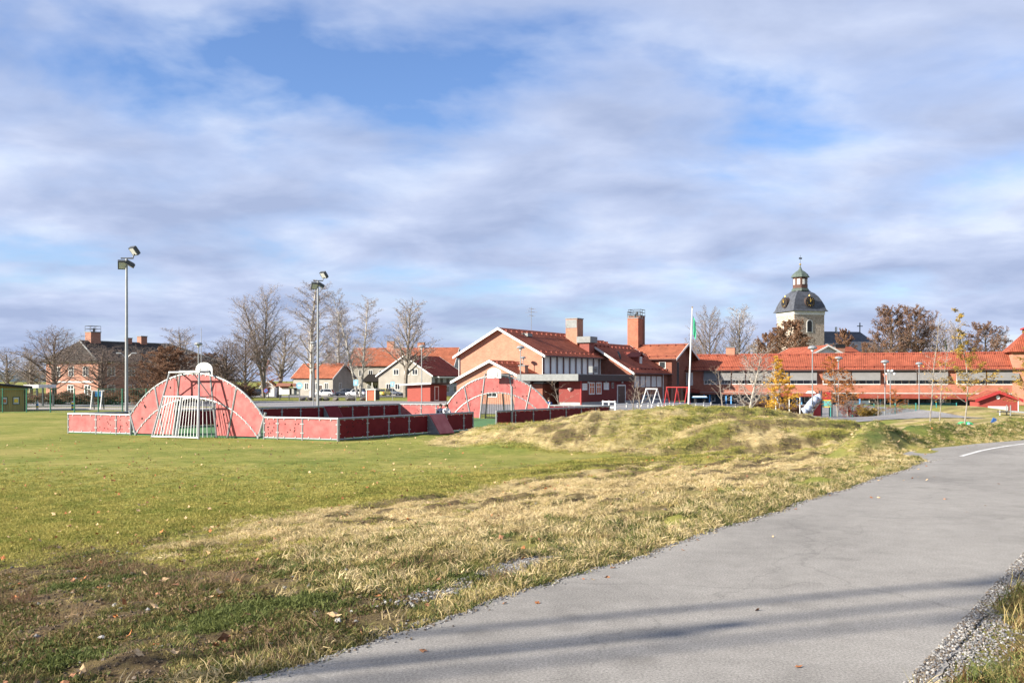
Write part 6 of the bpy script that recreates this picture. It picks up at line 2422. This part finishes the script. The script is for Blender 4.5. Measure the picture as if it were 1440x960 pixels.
# ------------------------------------------------------------------ grass, weeds, gravel and leaves
def proto_coll(name, meshes):
    c = bpy.data.collections.new(name)
    for i, m_ in enumerate(meshes):
        o_ = bpy.data.objects.new('%s_%02d' % (name, i), m_)
        c.objects.link(o_)
    return c


def tuft(name, seed, n, h0, h1, spread, lean, width, m, curl=.5):
    r_ = random.Random(seed)
    mb_ = MB()
    bias = Vector((r_.uniform(-1, 1), r_.uniform(-1, 1), 0)) * lean * .6
    for _ in range(n):
        a_ = r_.uniform(0, 6.28)
        rr = spread * math.sqrt(r_.random())
        p_ = Vector((rr * math.cos(a_), rr * math.sin(a_), -.01))
        h = r_.uniform(h0, h1)
        d = Vector((r_.gauss(0, lean), r_.gauss(0, lean), 1)) + bias
        d.normalize()
        s_ = d.cross(rvec(r_)).normalized() * width * r_.uniform(.6, 1.2)
        q = p_ + d * h * .55
        d2 = (d + Vector((d.x, d.y, -.5)) * curl).normalized()
        e = q + d2 * h * .45
        o_ = len(mb_.v)
        mb_.v += [tuple(p_ - s_), tuple(p_ + s_), tuple(q + s_ * .8), tuple(q - s_ * .8), tuple(e)]
        mb_.f += [(o_, o_ + 1, o_ + 2, o_ + 3), (o_ + 3, o_ + 2, o_ + 4)]
    return mb_.mesh(name, m, fix=False)


def grass_mat(name, c1, c2, tr=.3):
    m = bpy.data.materials.new(name)
    m.use_nodes = True
    n, l = m.node_tree.nodes, m.node_tree.links
    b = n['Principled BSDF']
    b.inputs['Roughness'].default_value = .75
    b.inputs['Specular IOR Level'].default_value = .2
    oi = n.new('ShaderNodeObjectInfo')
    g = n.new('ShaderNodeNewGeometry')
    nz = n.new('ShaderNodeTexNoise')
    nz.inputs['Scale'].default_value = .8
    nz.inputs['Detail'].default_value = 5
    l.new(g.outputs['Position'], nz.inputs['Vector'])
    ad = n.new('ShaderNodeMath')
    ad.operation = 'MULTIPLY_ADD'
    l.new(oi.outputs['Random'], ad.inputs[0])
    ad.inputs[1].default_value = .55
    l.new(nz.outputs['Fac'], ad.inputs[2])
    rp = n.new('ShaderNodeValToRGB')
    rp.color_ramp.elements[0].position = .42
    rp.color_ramp.elements[1].position = 1.0
    rp.color_ramp.elements[0].color = (*c1, 1)
    rp.color_ramp.elements[1].color = (*c2, 1)
    l.new(ad.outputs[0], rp.inputs['Fac'])
    l.new(rp.outputs['Color'], b.inputs['Base Color'])
    t_ = n.new('ShaderNodeBsdfTranslucent')
    l.new(rp.outputs['Color'], t_.inputs['Color'])
    mx = n.new('ShaderNodeMixShader')
    mx.inputs[0].default_value = tr
    l.new(b.outputs[0], mx.inputs[1])
    l.new(t_.outputs[0], mx.inputs[2])
    l.new(mx.outputs[0], n['Material Output'].inputs[0])
    return m


GM_LAWN = grass_mat('lawn_blades', (.145, .175, .032), (.37, .32, .092))
GM_STRAW = grass_mat('straw_blades', (.33, .255, .12), (.66, .54, .315))
GM_MIX = grass_mat('mixed_blades', (.13, .145, .04), (.44, .35, .15))
GM_LUSH = grass_mat('lush_blades', (.05, .072, .02), (.125, .145, .042))
GM_DRY = grass_mat('dry_stalks', (.10, .055, .035), (.30, .21, .12))
GM_RUST = grass_mat('rusty_weeds', (.09, .038, .02), (.20, .125, .05))
GM_MOSS = grass_mat('moss_blades', (.060, .060, .018), (.20, .155, .06))

C_LAWN = proto_coll('lawn_tuft', [tuft('lawn_tuft', s_, 30, .018, .038, .10, .5, .0032, GM_LAWN) for s_ in range(4)])
C_STRAW = proto_coll('straw_tuft', [tuft('straw_tuft', s_ + 10, 36, .04, .10, .11, .9, .0032, GM_STRAW, 1.0) for s_ in range(4)] + [tuft('straw_tuft', 17, 26, .03, .08, .1, .7, .0035, GM_MIX, .8)])
C_MIX = proto_coll('mixed_tuft', [tuft('mixed_tuft', s_ + 20, 26, .035, .085, .08, .55, .0032, GM_MIX, .7) for s_ in range(3)] + [tuft('mixed_tuft', 27, 24, .04, .10, .09, .5, .004, GM_LUSH, .5), tuft('mixed_tuft', 28, 18, .06, .14, .09, .6, .003, GM_STRAW, .8)])
C_LUSH = proto_coll('lush_tuft', [tuft('lush_tuft', s_ + 30, 30, .04, .10, .11, .6, .007, GM_LUSH, .8) for s_ in range(3)])
C_MOSS = proto_coll('moss_tuft', [tuft('moss_tuft', s_ + 40, 26, .012, .032, .08, .8, .004, [GM_MOSS, GM_DRY, GM_MOSS, GM_MOSS][s_], .8) for s_ in range(4)] + [tuft('moss_tuft', 45, 20, .015, .04, .07, .6, .004, GM_LUSH, .6)])
C_DRY = proto_coll('dry_tuft', [tuft('dry_tuft', s_ + 50, 12, .10, .26, .08, .45, .0028, GM_DRY, .4) for s_ in range(3)])
C_RUST = proto_coll('rust_tuft', [tuft('rust_tuft', s_ + 60, 34, .12, .34, .16, .55, .006, [GM_RUST, GM_MIX, GM_LUSH][s_], .5) for s_ in range(3)])


def scatter_nodes(coll):
    ng = bpy.data.node_groups.new('scatter_' + coll.name, 'GeometryNodeTree')
    ng.interface.new_socket('Geometry', in_out='INPUT', socket_type='NodeSocketGeometry')
    ng.interface.new_socket('Geometry', in_out='OUTPUT', socket_type='NodeSocketGeometry')
    n, l = ng.nodes, ng.links
    gi, go = n.new('NodeGroupInput'), n.new('NodeGroupOutput')
    ci = n.new('GeometryNodeCollectionInfo')
    ci.inputs['Collection'].default_value = coll
    ci.inputs['Separate Children'].default_value = True
    ci.inputs['Reset Children'].default_value = True
    ip = n.new('GeometryNodeInstanceOnPoints')
    ip.inputs['Pick Instance'].default_value = True

    def attr(nm, ty):
        a_ = n.new('GeometryNodeInputNamedAttribute')
        a_.data_type = ty
        a_.inputs['Name'].default_value = nm
        return a_.outputs['Attribute']

    l.new(gi.outputs[0], ip.inputs['Points'])
    l.new(ci.outputs[0], ip.inputs['Instance'])
    l.new(attr('kind_index', 'INT'), ip.inputs['Instance Index'])
    l.new(attr('spin', 'FLOAT_VECTOR'), ip.inputs['Rotation'])
    l.new(attr('size', 'FLOAT_VECTOR'), ip.inputs['Scale'])
    l.new(ip.outputs[0], go.inputs[0])
    return ng


def scatter(name, label, coll, x, y, size, zoff=0.0, tilt=.15, zfun=None):
    n = len(x)
    z = (terrain(x, y) if zfun is None else zfun(x, y)) + zoff
    me_ = bpy.data.meshes.new(name)
    me_.vertices.add(n)
    me_.vertices.foreach_set('co', np.stack([x, y, z], -1).ravel().astype(np.float32))
    a_ = me_.attributes.new('kind_index', 'INT', 'POINT')
    a_.data.foreach_set('value', rng.integers(0, len(coll.objects), n).astype(np.int32))
    a_ = me_.attributes.new('spin', 'FLOAT_VECTOR', 'POINT')
    a_.data.foreach_set('vector', np.stack([rng.normal(0, tilt, n), rng.normal(0, tilt, n), rng.uniform(0, 6.28, n)], -1).ravel().astype(np.float32))
    a_ = me_.attributes.new('size', 'FLOAT_VECTOR', 'POINT')
    a_.data.foreach_set('vector', np.stack([size, size, size * rng.uniform(.8, 1.2, n)], -1).ravel().astype(np.float32))
    o_ = bpy.data.objects.new(name, me_)
    COL.objects.link(o_)
    md = o_.modifiers.new('scatter', 'NODES')
    md.node_group = scatter_nodes(coll)
    tag(o_, label, None, kind='stuff')
    return o_


def sample(n, y0, y1, power):
    """random ground points inside a widened view wedge, density falling with distance"""
    t_ = rng.random(n)
    e = 2 - power
    if abs(e) < 1e-3:
        y = y0 * (y1 / y0) ** t_
    else:
        y = (y0 ** e + t_ * (y1 ** e - y0 ** e)) ** (1 / e)
    x = y * rng.uniform(-.66, .62, n) - 1.0 * 0
    return x, y


def dist_size(y, k_=45.0):
    return 1 + y / k_


# candidate points
x, y = sample(400000, 3.2, 58, 1.45)
s, u = coords_su(x, y)
q = -0.64 * (x - 9.5) + 0.77 * (y - 24.0)
edge = np.array([edge_noise(v, .4) + .10 for v in np.linspace(-20, 60, 4000)])
eds = np.interp(u, np.linspace(-20, 60, 4000), edge)
ok = ((s > eds + .03) | (q > .25)) & (in_arena(x, y, .15) < 0)
ok &= ~((s < .0) & (q < .25))
# nothing grows on the asphalt around the joining path
near = np.where((x > 7.5) & (y > 19.5) & (y < 45))[0]
px_, py_ = x[near], y[near]
inside = np.zeros(len(near), bool)
po = np.array(outl)
for i_ in range(len(po)):
    (ax, ay), (bx_, by_) = po[i_], po[(i_ + 1) % len(po)]
    cr_ = ((ay > py_) != (by_ > py_)) & (px_ < (bx_ - ax) * (py_ - ay) / (by_ - ay + 1e-12) + ax)
    inside ^= cr_
ok[near[inside]] = False
st, ea_, lu = zones(x, y)
rnd = rng.random(len(x))
clump = waves(x, y, 1.3, 0, 4)
is_lush = ok & (lu * .9 > rnd) & (y < 18)
grav = np.exp(-(((u - 1.75) / .85) ** 2 + ((s - .80) / .29) ** 2)) + np.exp(-(((u - .2) / .35) ** 2 + ((s - .75) / .14) ** 2))
ok &= grav < .5 + .3 * rnd
is_straw = ok & ~is_lush & (st > rng.random(len(x))) & (ea_ < .6)
is_earth = ok & ~is_lush & ~is_straw & (ea_ > rng.random(len(x)))
is_lawn = ok & ~is_lush & ~is_straw & ~is_earth
verge = is_lawn & (s < 4.5) & (y < 34)
is_earth &= ~((ea_ < .97) & (u - .37 * s > 2.5) & (rng.random(len(x)) < .8))
is_lawn &= ~verge
rut_ = waves(u * 0.42, s, 1.1, 0, 4) + 0.35 * waves(x, y, 6.0, 0, 3)
is_straw &= (clump > -1.0) & (rut_ < .52 + .25 * rng.random(len(x)))
verge &= (rut_ < .8) | (s < .6)
fadeout = rng.random(len(x)) > sstep(30, 56, y)
fadelawn = rng.random(len(x)) > np.where((s < 12.5) | (((x - 9) / 12) ** 2 + ((y - 43.5) / 8.5) ** 2 < 1), sstep(34, 56, y), sstep(12, 34, y))
is_straw &= fadeout
verge &= (clump > -1.1) | (rnd < .4)
k_l = is_lawn & (rnd < .85) & fadelawn
scatter('lawn_grass', 'short green mown lawn grass', C_LAWN, x[k_l], y[k_l], dist_size(y[k_l], 40) * rng.uniform(.7, 1.3, k_l.sum()))
scatter('straw_grass', 'pale dry straw grass on the slope and mound', C_STRAW, x[is_straw], y[is_straw], (1 - .42 * sstep(12, 30, y[is_straw])) * dist_size(y[is_straw], 60) * (rng.uniform(.4, 1.0, is_straw.sum()) * np.clip(.85 + .18 * clump[is_straw] - .15 * rut_[is_straw], .45, 1.3)), tilt=.3)
scatter('verge_grass', 'mixed rough grass along the path verge', C_MIX, x[verge], y[verge], (1 - .5 * sstep(12, 24, y[verge])) * dist_size(y[verge], 45) * rng.uniform(.6, 1.3, verge.sum()))
scatter('lush_weeds', 'dark green leafy weeds in patches', C_LUSH, x[is_lush], y[is_lush], np.where(y[is_lush] > 18, .42, .9) * rng.uniform(.5, 1.0, is_lush.sum()))
moss = is_earth & (clump > np.where(u - .37 * s > 2.0, 1.1, .2)) & (s > 0)
scatter('moss_cover', 'mossy sparse growth on bare earth', C_MOSS, x[moss], y[moss], dist_size(y[moss], 45) * rng.uniform(.7, 1.5, moss.sum()))
tufts = (is_earth & (s > 0) & (waves(x, y, .9, 0, 4) > .9) & (rnd < .35) & (u - .37 * s < 2.0))
C_ROUGH = proto_coll('rough_tuft', [tuft('rough_tuft', s_ + 70, 24, .03, .075, .08, .6, .0032, [GM_MOSS, GM_MIX, GM_LUSH][s_], .7) for s_ in range(3)])
scatter('rough_tufts', 'rough grass tufts on the bare earth', C_ROUGH, x[tufts], y[tufts], rng.uniform(.5, 1.1, tufts.sum()))
dry = (is_earth | verge) & (s > 0) & (waves(x + 5, y, 1.7, 0, 4) > .6) & (rnd < .05) & (y < 24)
scatter('dry_stalks', 'thin dry stalks among the rough grass', C_DRY, x[dry], y[dry], rng.uniform(.4, 1.0, dry.sum()), tilt=.3)

# right shoulder of the path
n = 9000
uu = rng.uniform(-14, 14, n)
ss = -3.05 - np.abs(rng.gamma(2.0, .55, n))
xr = P0[0] + ND[0] * ss + TD[0] * uu
yr = P0[1] + ND[1] * ss + TD[1] * uu
w_ = waves(xr, yr, 1.1, 0, 4)
kk = (ss < -3.35 - .18 * np.sin(uu * 2.1)) & (w_ > -.9)
k1, k2 = kk & (rng.random(n) < .7), kk & (rng.random(n) < .6)
scatter('shoulder_weeds', 'rusty and green weeds on the right shoulder', C_RUST, xr[k1], yr[k1], rng.uniform(.3, .75, k1.sum()), tilt=.3)
scatter('shoulder_grass', 'short mixed grass on the right shoulder', C_MIX, xr[k2], yr[k2], rng.uniform(.5, 1.2, k2.sum()), tilt=.3)


# gravel
def stone_mesh(seed, m):
    r_ = random.Random(seed)
    bm_ = bmesh.new()
    bmesh.ops.create_icosphere(bm_, subdivisions=1, radius=1)
    for v in bm_.verts:
        v.co *= 1 + r_.uniform(-.3, .25)
        v.co.z *= .7
    me_ = bpy.data.meshes.new('pebble')
    bm_.to_mesh(me_)
    bm_.free()
    me_.materials.append(m)
    return me_


PEB = [mat('pebble_grey', (.13, .13, .135), .9, .25, 3.0, obj_random=.45), mat('pebble_pale', (.25, .245, .235), .9, .2, 3.0, obj_random=.35), mat('pebble_brown', (.11, .09, .07), .9, .25, 3.0, obj_random=.4)]
C_PEB = proto_coll('pebble', [stone_mesh(s_, PEB[s_ % 3]) for s_ in range(6)])


def from_su(ss_, uu_):
    return P0[0] + ND[0] * ss_ + TD[0] * uu_, P0[1] + ND[1] * ss_ + TD[1] * uu_


n = 16000
uu = rng.uniform(-6, 17, n)
ss = np.interp(uu, np.linspace(-20, 60, 4000), edge) + rng.normal(.07, .07, n)
xg, yg = from_su(ss, uu)
onp = ss < np.interp(uu, np.linspace(-20, 60, 4000), edge)
zf_ = lambda a_, b_: np.maximum(terrain(a_, b_), np.where(onp, 1.0, -9))
scatter('edge_gravel', 'fine gravel along the left path edge', C_PEB, xg, yg, rng.uniform(.004, .013, n), 0.002, .5, zf_)
# gravel patch in the verge
n = 6500
th_, rr_ = rng.uniform(0, 6.28, n), np.sqrt(rng.random(n))
ex = rr_ * np.cos(th_) * (1 + .25 * np.sin(3 * th_ + 1))
ey = rr_ * np.sin(th_) * (1 + .2 * np.cos(2 * th_))
uu, ss = 1.75 + ex * .85, .80 + ey * .27 + ex * .05
xg, yg = from_su(ss, uu)
scatter('gravel_patch', 'grey gravel patch in the verge', C_PEB, xg, yg, rng.uniform(.006, .018, n), .012, .6)
n = 500
uu, ss = .2 + rng.normal(0, .25, n), .75 + rng.normal(0, .09, n)
xg, yg = from_su(ss, uu)
scatter('pebble_patch', 'pale pebbles beside the gravel patch', C_PEB, xg, yg, rng.uniform(.008, .022, n), .012, .6)
n = 22000
uu = rng.uniform(-7, 9, n)
ss = -3.03 - np.abs(rng.normal(0, .2, n)) * (1 - .5 * sstep(1, 6, uu))
xg, yg = from_su(ss, uu)
zf2 = lambda a_, b_: np.maximum(terrain(a_, b_), np.where(ss > -3.14, 1.0, -9))
scatter('shoulder_gravel', 'loose grey gravel on the right path shoulder', C_PEB, xg, yg, rng.uniform(.004, .013, n), .002, .6, zf2)
n = 900
xg, yg = sample(n, 5, 18, 1.2)
s_, u_ = coords_su(xg, yg)
_, e_, _ = zones(xg, yg)
k_ = (e_ > .5) & (s_ > .5)
scatter('earth_stones', 'scattered small stones on the bare earth', C_PEB, xg[k_], yg[k_], rng.uniform(.01, .035, k_.sum()), .0, .6)


# fallen leaves
def leaf_mesh(seed, m):
    r_ = random.Random(seed)
    pts = []
    for k__ in range(8):
        a_ = 2 * math.pi * k__ / 8
        rad_ = (1.0, .55, .9, .5, .85, .5, .9, .55)[k__] * r_.uniform(.85, 1.1)
        pts.append((rad_ * math.cos(a_), rad_ * .75 * math.sin(a_), r_.uniform(-.15, .3)))
    mb_ = MB()
    mb_.v = [(0, 0, .05)] + pts
    mb_.f = [(0, k__ + 1, (k__ + 1) % 8 + 1) for k__ in range(8)]
    return mb_.mesh('fallen_leaf', m, fix=False)


LM = [mat('leaf_litter_orange', (.34, .13, .045), .8, .25, 4, obj_random=.3), mat('leaf_litter_brown', (.25, .12, .06), .8, .25, 4, obj_random=.3), mat('leaf_litter_tan', (.48, .33, .18), .8, .2, 4, obj_random=.3)]
C_LEAF = proto_coll('litter_leaf', [leaf_mesh(s_, LM[s_ % 3]) for s_ in range(6)])
xg, yg = sample(2600, 5, 46, .7)
s_, u_ = coords_su(xg, yg)
k_ = (s_ > .1) & (in_arena(xg, yg, .2) < 0) & (rng.random(2600) < np.where(s_ > 5, .75, .35))
scatter('fallen_leaves', 'orange and brown fallen leaves on the grass', C_LEAF, xg[k_], yg[k_], rng.uniform(.03, .065, k_.sum()), .045, .5)

# far wood
C_WOOD = proto_coll('far_tree', WOOD)
n = 90
ang = rng.uniform(-.60, .60, n)
dw = rng.uniform(300, 430, n)
scatter('far_wood', 'brown bare wood along the far horizon', C_WOOD, np.tan(ang) * dw, dw, rng.uniform(.55, .95, n), -.3, .02)

# crumbs of soil on the bare earth
xg, yg = sample(60000, 4, 20, 1.3)
s_, u_ = coords_su(xg, yg)
_, e_, _ = zones(xg, yg)
k_ = (e_ * rng.random(60000) > .35) & (s_ > .15)
CLOD = mat('soil_clod', (.045, .032, .021), .95, .3, 3.0, col2=(.17, .13, .085), obj_random=.5)
C_CLOD = proto_coll('soil_clod', [stone_mesh(s2, CLOD) for s2 in range(20, 24)])
scatter('soil_crumbs', 'crumbs and clods of brown soil', C_CLOD, xg[k_], yg[k_], rng.gamma(2.0, .0032, k_.sum()) + .002, .0, .6)

n = 32
uu = rng.uniform(-3, 15, n)
ss = np.where(rng.random(n) < .7, -rng.gamma(1.2, .25, n), rng.uniform(-3, 0, n))
xg, yg = from_su(ss, uu)
scatter('path_leaves', 'a few fallen leaves lying on the asphalt', C_LEAF, xg, yg, rng.uniform(.015, .04, n), .006, .3, lambda a_, b_: np.full(len(a_), 1.0))
